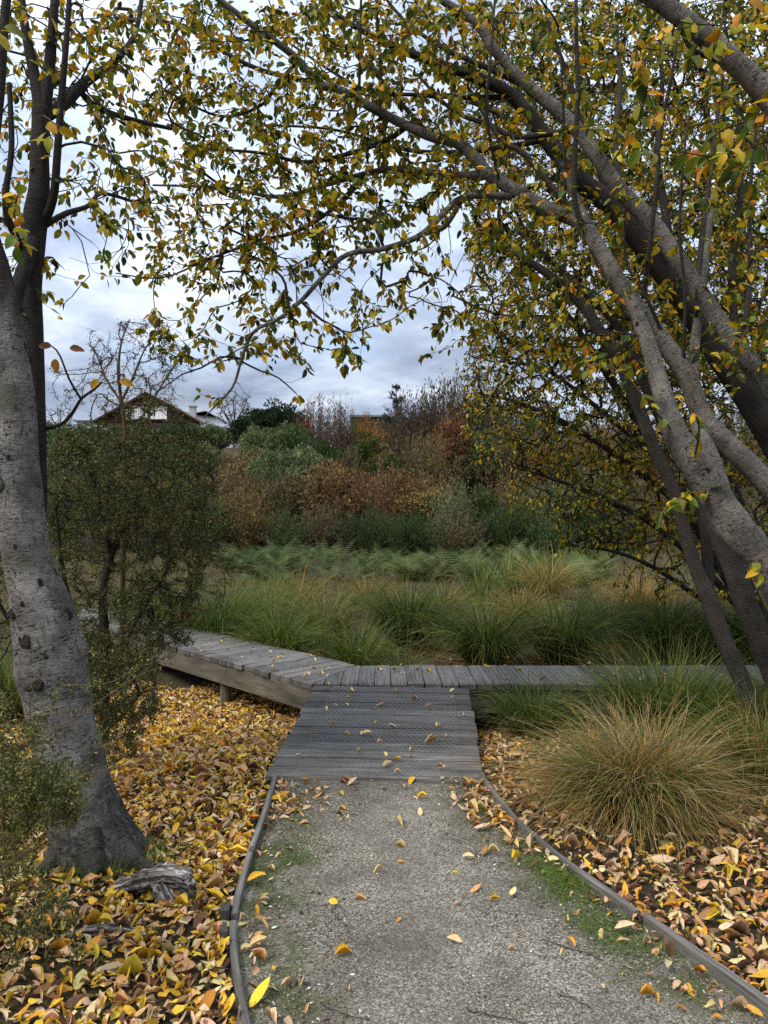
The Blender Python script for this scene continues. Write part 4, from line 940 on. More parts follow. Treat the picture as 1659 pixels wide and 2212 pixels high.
# near sprays reaching across the foot of the trunk
b_ = P(-150, 1900, 2.5)
sh3 = root('small_leaved_shrub', (b_[0], b_[1], float(gz(b_[0], b_[1]))), 'near green small-leaved shrub spraying across the foot of the pale trunk from the left', 'shrub')
pol = [[(-180, 1980, 2.5, 6), (-60, 1850, 2.5, 5), (60, 1740, 2.5, 3.5), (170, 1680, 2.5, 2.4), (330, 1640, 2.5, 1.4)],
       [(-180, 1980, 2.5, 6), (-80, 1780, 2.5, 5), (40, 1640, 2.55, 3.4), (150, 1560, 2.6, 2.4), (300, 1460, 2.65, 1.6), (385, 1430, 2.7, 1.3), (455, 1420, 2.7, 1)],
       [(-180, 1980, 2.4, 6), (-80, 1880, 2.35, 4), (50, 1800, 2.3, 3), (150, 1750, 2.3, 2), (240, 1690, 2.3, 1.2)],
       [(-180, 1980, 2.5, 5), (-120, 1700, 2.5, 4), (-40, 1560, 2.55, 3), (60, 1480, 2.6, 2), (190, 1410, 2.7, 1.2)],
       [(-180, 1980, 2.3, 5), (-60, 1920, 2.2, 4), (40, 1850, 2.2, 2.6), (110, 1820, 2.2, 1.5)]]
att = samp([(-150, 1500), (20, 1500), (110, 1560), (150, 1640), (200, 1690), (170, 1780), (100, 1840), (-150, 1900)], 260, 2.2, 2.8)
att += samp([(0, 1650), (100, 1640), (170, 1700), (130, 1780), (0, 1830)], 150, 2.15, 2.6)
att += [P(x, y, rng.uniform(2.4, 2.75)) for x, y in [(300, 1395), (250, 1405), (285, 1440), (215, 1465), (235, 1440), (180, 1480), (205, 1520), (330, 1425), (270, 1500), (150, 1530), (220, 1580), (250, 1610), (160, 1600), (190, 1640), (280, 1660), (120, 1500), (60, 1450)]]
att += samp([(-150, 1850), (60, 1850), (160, 1960), (200, 2060), (60, 2100), (-150, 2150)], 130, 2.1, 2.7)
pol = [[(a, b, c, w * .5) for a, b, c, w in q] for q in pol]
shrub_twiggy(sh3, pol, att, 0.0115, [(0.085, 0.10, 0.024), (0.15, 0.16, 0.035), (0.05, 0.055, 0.018), (0.22, 0.2, 0.05), (0.11, 0.07, 0.025)], [4, 3, 3, 1.2, 1], 55, rmin=0.0009, rk=0.0006, span=0.3, tmat='redtwig')

# ------------------------------------------------------------------ tussocks and sedges
def blades(Nb, r0, Lm, th0, bend, width, pal, wts, nseg=7, var=0.2, azi=None, lean=(0, 0), tipcol=None, basecol=None, lv=0.2):
    a = rng.random(Nb) * 2 * math.pi
    rr = np.sqrt(rng.random(Nb)); bx, by = r0 * rr * np.cos(a), r0 * rr * np.sin(a)
    az = a + rng.normal(0, 0.5, Nb) if azi is None else azi
    L = Lm * np.clip(rng.normal(1, lv, Nb), 0.35, 1.8)
    t0 = th0[0] + (th0[1] - th0[0]) * rr + rng.normal(0, 0.12, Nb); bd = np.clip(rng.normal(bend, bend * 0.35, Nb), 0.05, 3)
    t = np.linspace(0, 1, nseg + 1); tm = (t[1:] + t[:-1]) / 2
    th = np.clip(t0[:, None] + bd[:, None] * tm[None] ** 1.6, 0, 2.7)
    ds = (L / nseg)[:, None]
    rad = np.concatenate([np.zeros((Nb, 1)), np.cumsum(np.sin(th) * ds, 1)], 1); z = np.concatenate([np.zeros((Nb, 1)), np.cumsum(np.cos(th) * ds, 1)], 1)
    z = np.maximum(z, 0.004 + 0.02 * rng.random((Nb, 1)))
    wob = np.cumsum(rng.normal(0, 0.018, (Nb, nseg + 1)), 1) * L[:, None] * (t > 0)
    px = bx[:, None] + wob * -np.sin(az)[:, None] + rad * np.cos(az)[:, None] + lean[0] * t ** 2 * L[:, None]; py = by[:, None] + wob * np.cos(az)[:, None] + rad * np.sin(az)[:, None] + lean[1] * t ** 2 * L[:, None]
    c = np.stack([px, py, z], -1)
    tw = rng.normal(0, 0.7, Nb); side = np.stack([-np.sin(az + tw), np.cos(az + tw), 0.3 * rng.normal(0, 1, Nb)], -1)
    w = width * np.clip(rng.normal(1, .25, Nb), .5, 1.8)[:, None] * np.maximum(1 - t, 0.04)[None] ** 0.6 * np.minimum(0.5 + 3 * t, 1)[None] / 2
    V = np.stack([c - w[..., None] * side[:, None], c + w[..., None] * side[:, None]], 2)
    k = (nseg + 1) * 2; o = (np.arange(Nb) * k)[:, None, None]
    Q = (np.array([[2 * i, 2 * i + 1, 2 * i + 3, 2 * i + 2] for i in range(nseg)])[None] + o).reshape(-1, 4)
    col = pick(pal, Nb, wts, var)
    C = np.repeat(np.repeat(col[:, None], nseg + 1, 1)[:, :, None], 2, 2)
    tt = t[None, :, None, None]
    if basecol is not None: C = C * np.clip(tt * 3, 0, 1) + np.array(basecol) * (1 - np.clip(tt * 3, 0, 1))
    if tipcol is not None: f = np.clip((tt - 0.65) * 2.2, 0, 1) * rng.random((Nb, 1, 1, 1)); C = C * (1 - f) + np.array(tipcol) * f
    return V.reshape(-1, 3), Q, C.reshape(-1, 3)
SEDGE = [(0.042, 0.078, 0.013), (0.075, 0.125, 0.019), (0.135, 0.175, 0.032), (0.22, 0.18, 0.04), (0.018, 0.037, 0.008)]
STRAW = [(0.34, 0.20, 0.06), (0.48, 0.32, 0.12), (0.25, 0.13, 0.04), (0.42, 0.22, 0.045), (0.14, 0.125, 0.025)]
TG = 'sedge tussocks along the boardwalk'
def tussock(name, x, y, label, Nb, R, Lm, green=1.0, pal=SEDGE, wts=(3, 4, 3, 1, 2), width=0.0055, skirt=0.25, bend=1.5, th=(0.05, 0.6), group=TG, lean=(0, 0), z=None):
    o = root(name, (x, y, float(gz(x, y)) if z is None else z), label, 'grass', group)
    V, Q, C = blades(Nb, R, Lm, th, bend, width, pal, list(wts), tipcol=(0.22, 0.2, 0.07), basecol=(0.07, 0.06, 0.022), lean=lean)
    ob = link('blades', meshdata('blades', V, None, Q, 'grass', tint=C, smooth=False), o); ob['kind'] = 'stuff'
    ns = int(Nb * skirt)
    if ns:
        V, Q, C = blades(ns, R * 1.25, Lm * 0.6, (0.7, 1.5), 1.0, width, STRAW, [3, 2, 4, 2, 1], nseg=5)
        ob = link('dead_skirt', meshdata('dead_skirt', V, None, Q, 'grass', tint=C, smooth=False), o); ob['kind'] = 'stuff'
    return o
# the big golden tussock: straw and green mixed
t1 = root('tussock', (1.27, 3.78, float(gz(1.27, 3.78))), 'large golden straw tussock spilling beside the path, right of the ramp', 'grass')
TSTRAW = [(0.36, 0.23, 0.08), (0.50, 0.36, 0.17), (0.24, 0.135, 0.045), (0.40, 0.21, 0.05), (0.13, 0.12, 0.03), (0.46, 0.34, 0.20)]
def clump(name, n, r, L, th, bend, w, pal, wts, off, nseg=9, **k):
    V, Q, C = blades(n, r, L, th, bend, w, pal, wts, nseg=nseg, lv=0.36, **k)
    ob = link(name, meshdata(name, V * np.array([.92, .92, .80]) + np.array(off), None, Q, 'grass', tint=C, smooth=False), t1); ob['kind'] = 'stuff'
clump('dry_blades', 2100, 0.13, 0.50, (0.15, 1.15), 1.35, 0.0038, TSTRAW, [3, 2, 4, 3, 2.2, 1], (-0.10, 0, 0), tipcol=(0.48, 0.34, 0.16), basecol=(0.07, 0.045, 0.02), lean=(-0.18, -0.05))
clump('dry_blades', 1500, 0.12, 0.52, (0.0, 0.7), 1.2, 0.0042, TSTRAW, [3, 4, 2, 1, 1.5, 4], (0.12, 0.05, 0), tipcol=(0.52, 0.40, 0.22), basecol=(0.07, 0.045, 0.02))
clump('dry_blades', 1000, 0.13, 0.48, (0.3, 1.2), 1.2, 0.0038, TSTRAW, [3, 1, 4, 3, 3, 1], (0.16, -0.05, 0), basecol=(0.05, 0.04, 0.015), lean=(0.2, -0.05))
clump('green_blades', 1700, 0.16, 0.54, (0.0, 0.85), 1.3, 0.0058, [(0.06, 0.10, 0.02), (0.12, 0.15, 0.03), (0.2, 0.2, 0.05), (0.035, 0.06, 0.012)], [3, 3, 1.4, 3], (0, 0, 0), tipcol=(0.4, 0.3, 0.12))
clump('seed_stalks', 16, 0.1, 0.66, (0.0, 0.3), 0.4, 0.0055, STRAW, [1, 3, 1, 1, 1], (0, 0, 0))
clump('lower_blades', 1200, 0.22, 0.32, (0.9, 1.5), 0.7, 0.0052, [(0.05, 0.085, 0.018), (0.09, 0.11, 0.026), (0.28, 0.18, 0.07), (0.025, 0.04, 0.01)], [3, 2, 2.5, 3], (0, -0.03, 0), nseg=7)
tussock('tussock', 2.05, 4.05, 'greener tussock at the right edge beside the slender stem', 1300, 0.15, 0.52, pal=STRAW + SEDGE[:3], wts=(1.5, 1, 1.5, 1, 2, 5, 5, 3), group=None)
tussock('sedge', 1.95, 5.05, 'tall green sedge in front of the boardwalk behind the golden tussock', 2400, 0.2, 0.70, bend=1.15, group=None)
tussock('sedge', 2.75, 5.2, 'green sedge in front of the boardwalk at the right edge', 1200, 0.15, 0.55, bend=1.3, group=None)
tussock('sedge', 1.08, 5.35, 'small green sedge tucked against the right side of the ramp', 900, 0.10, 0.5, bend=1.3, group=None)
tussock('sedge', 2.35, 3.35, 'half-straw sedge at the right edge in front of the slender stem', 700, 0.12, 0.5, pal=STRAW + SEDGE, wts=(2, 1, 2, 1, 1, 2, 2, 2, 1, 1), group=None)
def behind(px, d): return (px - CX) / F * d
rows = [(470, 8.75, 1500, 0.16, 0.98, SEDGE, (4, 4, 2, 0.5, 2), 'dark green tussock beyond the left boardwalk, nearest the olive shrub'),
        (575, 9.9, 1100, 0.16, 0.9, SEDGE, (2, 4, 4, 1, 1), 'pale green tussock second from the olive shrub, beyond the left boardwalk'),
        (605, 7.95, 1500, 0.15, 0.72, SEDGE, (3, 5, 3, 0.5, 1), 'blue-green tussock hard against the far edge of the left boardwalk'),
        (700, 9.2, 1300, 0.15, 0.85, [(0.14, 0.15, 0.04), (0.22, 0.19, 0.06), (0.08, 0.1, 0.03), (0.28, 0.2, 0.07), (0.06, 0.09, 0.02)], (3, 3, 2, 1, 2), 'yellowish green tussock beyond the bend of the boardwalk'),
        (770, 7.6, 1100, 0.14, 0.66, SEDGE, (3, 4, 3, 1, 2), 'low green sedge clump at the inside bend of the boardwalk'),
        (862, 7.25, 520, 0.10, 0.55, [(0.12, 0.14, 0.04), (0.2, 0.18, 0.06), (0.07, 0.09, 0.025), (0.3, 0.22, 0.09), (0.05, 0.07, 0.02)], (3, 2, 3, 1, 2), 'small wispy sedge poking up just behind the ramp top'),
        (885, 9.0, 1900, 0.18, 0.98, SEDGE, (4, 3, 1, 0.3, 4), 'big dark green tussock straight ahead behind the ramp'),
        (1050, 7.9, 1700, 0.16, 0.86, SEDGE, (4, 3, 2, 1.4, 3), 'green tussock with a straw skirt full of leaves, right of the ramp top'),
        (1215, 8.1, 1700, 0.17, 0.88, SEDGE, (4, 3, 2, 1, 3), 'green tussock with a brown skirt, third clump right of the ramp top'),
        (1315, 9.3, 1300, 0.17, 0.85, SEDGE, (3, 3, 3, 1, 2), 'green tussock set back between two larger clumps on the right'),
        (1440, 8.3, 1900, 0.2, 0.92, SEDGE, (4, 3, 1.5, 1, 3), 'broad dark tussock behind the boardwalk, left of the slender stem'),
        (1560, 8.0, 1500, 0.18, 0.86, SEDGE, (4, 3, 1.5, 1, 3), 'dark tussock behind the boardwalk, right of the slender stem'),
        (1680, 8.3, 1200, 0.18, 0.86, SEDGE, (4, 3, 1.5, 1, 3), 'dark tussock behind the boardwalk at the right edge'),
        (330, 9.6, 1200, 0.18, 0.95, SEDGE, (4, 3, 2, 1, 2), 'green tussock half hidden by the olive shrub on the left'),
        (10, 6.3, 1100, 0.18, 0.9, SEDGE, (2, 4, 4, 1, 1), 'bright green tussock left of the pale trunk at the picture edge'),
        (955, 10.4, 900, 0.15, 0.75, STRAW + SEDGE, (1, 1, 1, 1, 2, 2, 2, 2, 1, 1), 'straw and green clump between the two middle tussocks, set back'),
        (1130, 10.6, 900, 0.15, 0.75, STRAW + SEDGE, (2, 2, 1, 1, 2, 1, 2, 2, 1, 1), 'straw coloured clump behind the skirted tussock'),
        (1180, 13.5, 900, 0.2, 1.05, STRAW + SEDGE, (2, 3, 1, 0, 1, 1, 1, 2, 1, 0), 'tall pale grass clump in the meadow on the right'),
        (640, 12.0, 900, 0.2, 0.9, STRAW + SEDGE, (1, 1, 1, 0, 2, 1, 2, 3, 1, 0), 'pale green clump in the meadow behind the yellowish tussock'),
        (800, 12.5, 900, 0.2, 0.8, STRAW + SEDGE, (1, 1, 2, 1, 2, 1, 2, 2, 1, 1), 'olive grass clump in the meadow behind the dark tussock'),
        (1380, 11.5, 900, 0.2, 0.8, STRAW, (2, 2, 3, 2, 1), 'dead straw clump in the meadow under the yellow-leaved tree')]
for px, d, nb, R, Lm, pal, wts, lab in rows:
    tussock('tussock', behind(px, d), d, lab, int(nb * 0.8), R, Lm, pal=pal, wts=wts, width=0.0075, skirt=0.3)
# spiky upright plants in the meadow
for px, d, hh, lab in [(1040, 13.2, 0.85, 'spiky bright green upright plant in the meadow, leftmost of three'), (1105, 14.5, 0.8, 'spiky dull green upright plant in the meadow, middle of three'), (1165, 15.5, 0.95, 'spiky green upright plant in the meadow, rightmost of three')]:
    x = behind(px, d); o = root('spiky_plant', (x, d, float(gz(x, d))), lab, 'plant', 'spiky plants in the meadow')
    V, Q, C = blades(110, 0.1, hh, (0.0, 0.75), 0.25, 0.026, [(0.10, 0.14, 0.03), (0.16, 0.19, 0.05), (0.06, 0.09, 0.02)], None, nseg=4)
    ob = link('leaves', meshdata('spiky_leaves', V, None, Q, 'grass', tint=C, smooth=False), o); ob['kind'] = 'stuff'
# rough grass of the meadow
def meadow(name, n, xr, yr, Lm, width, pal, wts, label, f=None):
    bag = Bag(); y = yr[0] + (yr[1] - yr[0]) * rng.random(n) ** 1.0; x = (rng.uniform(xr[0], xr[1], n)) * (y / yr[1]) ** 0.7
    V, Q, C = blades(n, 0.0, Lm, (0.1, 0.5), 0.9, width, pal, wts, nseg=2, azi=rng.random(n) * 6.28)
    V = V.reshape(n, -1, 3) + np.stack([x, y, gz(x, y)], -1)[:, None]
    o = part(name, None, V.reshape(-1, 3), None, Q, 'grass', kind='stuff', tint=C, smooth=False); setp(o, label, 'grass'); return o
meadow('rough_grass', 30000, (-16, 20), (8.6, 27), 0.30, 0.010, STRAW + SEDGE, [1, .6, 2, .6, 3, 3, 4, 4, 1.5, 2], 'rough straw and green grass filling the meadow beyond the boardwalk')

# ------------------------------------------------------------------ bracken, bank shrubs and trees
def frondmesh(seed, n=13):
    r = np.random.default_rng(seed); V, Q, C, k = [], [], [], 0
    for f in range(n):
        az = f / n * 6.28 + r.normal(0, .2); L = r.uniform(.75, 1.1); el = r.uniform(.7, 1.25); t = np.linspace(0.15, 1, 15)
        th = el - t * r.uniform(.6, 1.3)
        rad = np.cumsum(np.cos(th)) * L / 15; z = np.cumsum(np.sin(th)) * L / 15
        d = np.array([math.cos(az), math.sin(az), 0]); s = np.array([-d[1], d[0], 0]); col = np.array([1, 1, 1.0]) * r.uniform(.75, 1.25)
        for i in range(15):
            c = d * rad[i] + np.array([0, 0, z[i]]); w = 0.24 * L * (1 - t[i]) ** .8 * min(1, i / 3 + .5) + .01
            dirv = d * math.cos(th[i]) + np.array([0, 0, math.sin(th[i])])
            for sg in (-1, 1):
                ax = unit(s * sg + dirv * .35 + np.array([0, 0, -.15]))
                for j in range(4):
                    b = c + ax * w * (j / 4); e = ax * w * .32; ww = w * .17 * (1 - j / 5)
                    V += [b, b + e * .5 + dirv * ww, b + e, b + e * .5 - dirv * ww]; Q.append([k, k + 1, k + 2, k + 3]); k += 4
                    C += [col * r.uniform(.8, 1.2)] * 4
    return meshdata('fronds', np.array(V), None, np.array(Q), 'bank', tint=np.array(C), smooth=False)
FR = [frondmesh(s) for s in range(4)]
def fern(px, d, sc, col, label):
    x = behind(px, d); o = root('fern', (x, d, float(gz(x, d))), label, 'fern', 'bracken in front of the bank')
    c = link('fronds', FR[random.randrange(4)], o); c.scale = (sc, sc, sc * random.uniform(.85, 1.1)); c.rotation_euler = (0, 0, random.uniform(0, 6.28)); c.color = (*col, 1); c['kind'] = 'stuff'
for k in range(130):
    d = random.uniform(16.5, 24); px = random.uniform(480, 1300)
    if px < 760 and d < 19 and random.random() < .7: d += 4
    tone = random.uniform(.8, 1.25); c = random.choice([(0.085, 0.115, 0.04), (0.07, 0.105, 0.032), (0.12, 0.135, 0.045)])  # leaf colour and its lightness differ at random from fern to fern
    where = 'left part of the bracken bank behind the meadow' if px < 760 else ('middle of the bracken bank behind the meadow' if px < 1020 else 'right end of the bracken bank under the yellow-leaved tree')
    fern(px, d, random.uniform(.85, 1.25), tuple(v * tone for v in c), 'green bracken fern in the ' + where)
# purple-grey twiggy bushes in the meadow
def heath(seed, n=95, upright=1.0, leafy=70):
    r = np.random.default_rng(seed); bag = Bag(); st = Bag()
    pos, u = [], []
    for k in range(n):
        az = r.uniform(0, 6.28); b = np.array([math.cos(az), math.sin(az), 0]) * r.uniform(0, .16)
        sp_ = r.uniform(.05, .62) ** 1.0; top = np.array([math.cos(az) * sp_, math.sin(az) * sp_, r.uniform(.55, 1.08) * (1 - .45 * sp_)])
        t = np.linspace(0, 1, 6)[:, None]; c1 = b + np.array([0, 0, top[2] * .5])
        q = (1 - t) ** 2 * b + 2 * t * (1 - t) * c1 + t * t * top; q[1:] += r.normal(0, .012, (5, 3))
        V, T, Q, B = tube(q, np.linspace(.006, .0022, 6), 3, cap=False); st.add(V, T, Q)
        m = leafy; tt = r.uniform(.22, 1.02, m); ii = np.clip((tt * 5).astype(int), 0, 4)
        pos.append(q[ii] + (q[ii + 1] - q[ii]) * (tt * 5 - ii)[:, None] + r.normal(0, .028, (m, 3))); u.append(unit(np.tile([0, 0, .9], (m, 1)) + r.normal(0, .6, (m, 3))))
    pos = np.concatenate(pos); u = np.concatenate(u); K = len(pos)
    V, Q = quadleaf(pos, u, unit(r.normal(0, 1, (K, 3))), r.uniform(.022, .05, K), .2)
    C = np.repeat(np.clip(r.normal(1, .3, (K, 1)), .35, 2) * (1 + r.normal(0, .09, (K, 3))), 4, 0)
    return meshdata('foliage', V, None, Q, 'bank', tint=C, smooth=False), meshdata('stems', mat='fartwig', **st.kw())
def bush(seed, nb=60, per=130, gappy=.0, tall=1.0):
    r = np.random.default_rng(seed); pos, u, C = [], [], []
    st = Bag()
    for k in range(nb):
        d = r.normal(0, 1, 3); d /= np.linalg.norm(d); d[2] = abs(d[2]) * tall * .95
        c = d * np.array([.44, .44, .46]) * r.uniform(.55, 1.0) + np.array([0, 0, .45]); c[2] = max(c[2], .08)
        s = r.uniform(.09, .17); v = r.normal(0, 1, (per, 3)); v /= np.linalg.norm(v, axis=1, keepdims=True); v = v * r.uniform(.45, 1, (per, 1)) ** .5
        pos.append(c + v * s * np.array([1, 1, .8])); u.append(unit(v + np.array([0, 0, .4]) + r.normal(0, .6, (per, 3)))); C.append(np.full((per, 1), r.uniform(.7, 1.3)))
        t = np.linspace(0, 1, 4)[:, None]; q = t * c + t * (1 - t) * np.array([0, 0, -.2]) + np.array([0, 0, .0]); V, T, Q, B = tube(q, np.linspace(.014, .004, 4), 3, cap=False); st.add(V, T, Q)
    pos = np.concatenate(pos); u = np.concatenate(u); C = np.concatenate(C); K = len(pos)
    V, Q = quadleaf(pos, u, unit(r.normal(0, 1, (K, 3))), r.uniform(.025, .055, K), .3)
    C = np.repeat(C * np.clip(r.normal(1, .25, (K, 1)), .4, 2) * (1 + r.normal(0, .06, (K, 3))), 4, 0)
    return meshdata('foliage', V, None, Q, 'bank', tint=C, smooth=False), meshdata('stems', mat='fartwig', **st.kw())
VAR = {'heath': [heath(s) for s in (1, 2, 3)], 'bush': [bush(s) for s in (5, 6, 7, 8)], 'thin': [heath(s, 70, 1, 16) for s in (11, 12)]}
def shrub(kind, px, ytop, d, wpx, col, label, group, name='shrub', cat='shrub', sink=0.15, stems=True):
    x = behind(px, d); g0 = float(gz(x, d)) - sink; top = H + (CY - ytop) / F * d; w = wpx / F * d
    o = root(name, (x, d, g0), label, cat, group)
    f, s_ = random.choice(VAR[kind]); ft = link('foliage' if name == 'shrub' else 'crown', f, o); ft['kind'] = 'stuff'
    ft.scale = (w, w, max(top - g0, .6)); rz = random.uniform(0, 6.28); ft.rotation_euler = (0, 0, rz); tone = random.uniform(.85, 1.15)  # foliage colour scaled by a random factor per shrub
    ft.color = (*[c * tone * random.uniform(.93, 1.07) for c in col], 1)
    if stems:
        so = link('stems' if name == 'shrub' else 'trunk', s_, o); so.scale = ft.scale; so.rotation_euler = ft.rotation_euler
    return o
shrub('thin', 740, 1190, 13.5, 80, (0.11, 0.085, 0.08), 'purple-grey twiggy bush in the meadow, the fuller of the pair', None)
shrub('thin', 678, 1195, 14.5, 70, (0.09, 0.085, 0.06), 'grey twiggy bush in the meadow, left of the purple-grey one', None)
DG, RUST, RED, GG, BR, GR = (0.036, 0.06, 0.014), (0.19, 0.13, 0.046), (0.19, 0.092, 0.044), (0.125, 0.155, 0.06), (0.12, 0.094, 0.044), (0.07, 0.10, 0.026)
ORD = ['first', 'second', 'third', 'fourth', 'fifth', 'sixth', 'seventh', 'eighth', 'ninth', 'tenth', 'eleventh', 'twelfth', 'thirteenth']
def rowof(kindcol, x0, x1, y0, y1, d0, d1, n, w, lab0, grp):
    for k in range(n):
        lab = lab0 + ', ' + ('leftmost' if k == 0 else 'rightmost' if k == n - 1 else ORD[k] + ' from left')
        px = x0 + (x1 - x0) * (k + random.uniform(.2, .8)) / n; kd, co = random.choice(kindcol)
        shrub(kd, px, random.uniform(y0, y1), random.uniform(d0, d1), w * random.uniform(.85, 1.3), co, lab, grp)
# foot of the bank
rowof([('heath', DG), ('heath', GR), ('heath', BR), ('heath', DG)], 640, 1330, 1050, 1120, 24.3, 27, 13, 130, 'dark green bramble-like shrub at the foot of the bank behind the bracken', 'dark shrubs at the foot of the bank')
rowof([('heath', BR), ('heath', RUST), ('heath', GR)], 380, 650, 1040, 1100, 24.5, 26, 6, 110, 'dark brown shrub at the foot of the bank, left of the bracken', 'dark shrubs at the foot of the bank')
# rust coloured belt
rowof([('heath', RUST), ('bush', RUST), ('heath', BR), ('bush', BR)], 430, 700, 985, 1035, 27, 30, 7, 120, 'rust brown heathy shrub halfway up the bank, left of centre', 'rusty shrubs on the bank')
rowof([('heath', RED), ('bush', RUST), ('bush', BR), ('heath', RED)], 690, 930, 990, 1040, 27, 30, 6, 120, 'reddish heathy shrub halfway up the bank, in the centre', 'rusty shrubs on the bank')
rowof([('bush', GG), ('heath', GG), ('heath', RUST), ('bush', GR)], 920, 1340, 1000, 1050, 27, 30, 9, 120, 'grey-green heathy shrub halfway up the bank, right of centre', 'rusty shrubs on the bank')
rowof([('heath', RUST), ('heath', GR), ('bush', GR)], -200, 430, 970, 1060, 26, 30, 10, 130, 'brownish shrub on the bank behind the olive shrub', 'rusty shrubs on the bank')
# upper bank
rowof([('bush', GG), ('heath', RUST), ('bush', BR)], 420, 680, 945, 975, 32, 36, 7, 120, 'grey-brown shrub on the upper bank below the small grey roof', 'shrubs on the upper bank')
rowof([('heath', BR), ('bush', DG), ('bush', RUST), ('thin', BR)], 640, 900, 925, 975, 32, 36, 8, 110, 'dark brown shrub on the upper bank below the long roof', 'shrubs on the upper bank')
rowof([('bush', RED), ('heath', BR), ('bush', BR), ('heath', RUST), ('bush', GR)], 880, 1340, 870, 960, 32, 36, 12, 140, 'brown twiggy shrub on the upper bank, right of the long roof', 'shrubs on the upper bank')
rowof([('bush', GR), ('bush', GG), ('heath', GG)], -250, 430, 925, 960, 33, 38, 13, 120, 'green shrub on the upper bank below the brown house', 'shrubs on the upper bank')
# skyline
rowof([('bush', GR), ('bush', DG)], -260, 210, 900, 915, 44, 50, 9, 110, 'clipped green hedge shrub on the skyline left of the brown house', 'hedge below the house')
rowof([('bush', GR), ('bush', DG), ('bush', GG)], 200, 470, 908, 921, 44, 52, 9, 100, 'green hedge shrub right below the brown house', 'hedge below the house')
for px, yt, w in [(540, 885, 110), (590, 862, 130), (632, 866, 100)]:
    shrub('bush', px, yt, 46 + px * .004, w, (0.026, 0.04, 0.016), {540: 'dark evergreen tree right of the small grey roof, lowest of three', 590: 'dark evergreen tree on the skyline, middle and tallest of three', 632: 'dark evergreen tree beside the red-leaved tree'}[px], None, 'evergreen_tree', 'tree')
rowof([('bush', GR), ('bush', GG)], 540, 660, 905, 925, 40, 44, 4, 90, 'mid green shrub below the dark evergreens', 'green shrubs below the evergreens')
shrub('heath', 684, 852, 44, 100, (0.17, 0.065, 0.035), 'red-leaved tree on the skyline beside the dark evergreens', None, 'red_tree', 'tree')
shrub('heath', 735, 858, 42, 75, (0.10, 0.06, 0.035), 'dead brown shrub on the skyline between the red tree and the long roof', None)
shrub('thin', 745, 842, 43, 60, (0.09, 0.06, 0.04), 'bare wispy shrub on the skyline between the red tree and the long roof', None)
rowof([('heath', GR), ('heath', RUST), ('bush', GR)], 750, 900, 892, 902, 46, 50, 5, 60, 'low shrub in front of the long roof', 'shrubs before the long roof')
shrub('heath', 795, 893, 43, 80, (0.27, 0.12, 0.025), 'orange-leaved shrub below the long roof', None)
shrub('heath', 700, 905, 38, 90, (0.07, 0.055, 0.045), 'grey-brown shrub below the red tree', None)
SKL = ['lowest and nearest the conifer', 'second from the conifer', 'dense one left of the tallest', 'wispy and tallest of all', 'dense one right of the tallest', 'farthest right, behind the yellow leaves', 'low in front of the tallest', 'low in front of the second']
for qi, (px, yt, w, kd) in enumerate([(880, 850, 120, 'heath'), (920, 822, 120, 'heath'), (962, 798, 130, 'heath'), (1000, 770, 120, 'thin'), (1045, 790, 150, 'heath'), (1100, 815, 150, 'heath'), (990, 820, 150, 'heath'), (925, 852, 130, 'heath')]):
    shrub(kd, px, yt, 38 + (px % 5), w, random.choice([BR, (0.075, 0.052, 0.036), (0.09, 0.06, 0.04)]), 'brown half-bare skyline shrub right of the conifer, ' + SKL[qi], 'tall half-bare shrubs on the skyline')
rowof([('heath', RED), ('bush', GR), ('heath', BR)], 1130, 1900, 860, 930, 36, 42, 12, 130, 'brown shrub on the skyline seen through the yellow-leaved tree', 'skyline shrubs behind the yellow tree')
rowof([('bush', DG), ('heath', BR)], 1330, 2000, 1000, 1100, 25, 30, 9, 150, 'dark shrub on the bank behind the leaning trunks', 'dark shrubs at the foot of the bank')

# conifer and bare trees on the skyline
def baretree(px, ytop, ybase, d, wpx, n, label, grp=None, r=0.026):
    x = behind(px, d); g0 = float(gz(x, d)); o = root('bare_tree', (x, d, g0), label, 'tree', grp)
    top = H + (CY - ytop) / F * d; w = wpx / F * d / 2; hgt = top - g0
    polys = [(np.array([[x, d, g0], [x + .05 * w, d, g0 + hgt * .35], [x, d, g0 + hgt * .7], [x + .1 * w, d, top * 1.0]]), np.array([.12, .09, .05, .012]))]
    for k in range(9):
        a = random.uniform(0, 6.28); z0 = g0 + hgt * random.uniform(.25, .5); e = np.array([x + w * .8 * math.cos(a), d + w * .8 * math.sin(a), g0 + hgt * random.uniform(.7, .97)])
        polys.append((np.array([[x, d, z0], [(x + e[0]) / 2, (d + e[1]) / 2, (z0 + e[2]) / 2 - .1 * w], e]), np.array([.05, .035, .012])))
    nm = ['trunk'] + ['limb'] * 9
    for q, (pp, rr) in enumerate(polys):
        p, r_ = resample(pp, rr, .3); V, T, Q, B = tube(p, r_, 6, .05); part(nm[q], o, V, T, Q, 'fartwig', bark=B)
    sp, sdn, si = skeleton(polys, 0, .2)
    v = rdir(n) * rng.uniform(.4, 1, (n, 1)); v[:, 2] = v[:, 2] * .5
    att = np.array([x, d, g0 + hgt * .66]) + v * np.array([w, w, hgt * .64])
    tw, cnt, ids = grow(sp, sdn, si, att, step=.3, wig=.03, turn=.6)
    part('twigs', o, mat='fartwig', kind='stuff', **twigmesh(tw, cnt, lambda a: True, r, .004).kw())
baretree(505, 836, 915, 62, 95, 190, 'pale bare tree on the skyline right of the brown house')
baretree(130, 868, 915, 66, 75, 120, 'pale bare tree on the skyline left of the brown house')
x = behind(856, 47); g0 = float(gz(x, 47)); o = root('conifer', (x, 47, g0), 'small dark conifer on the skyline right of the long roof', 'tree')
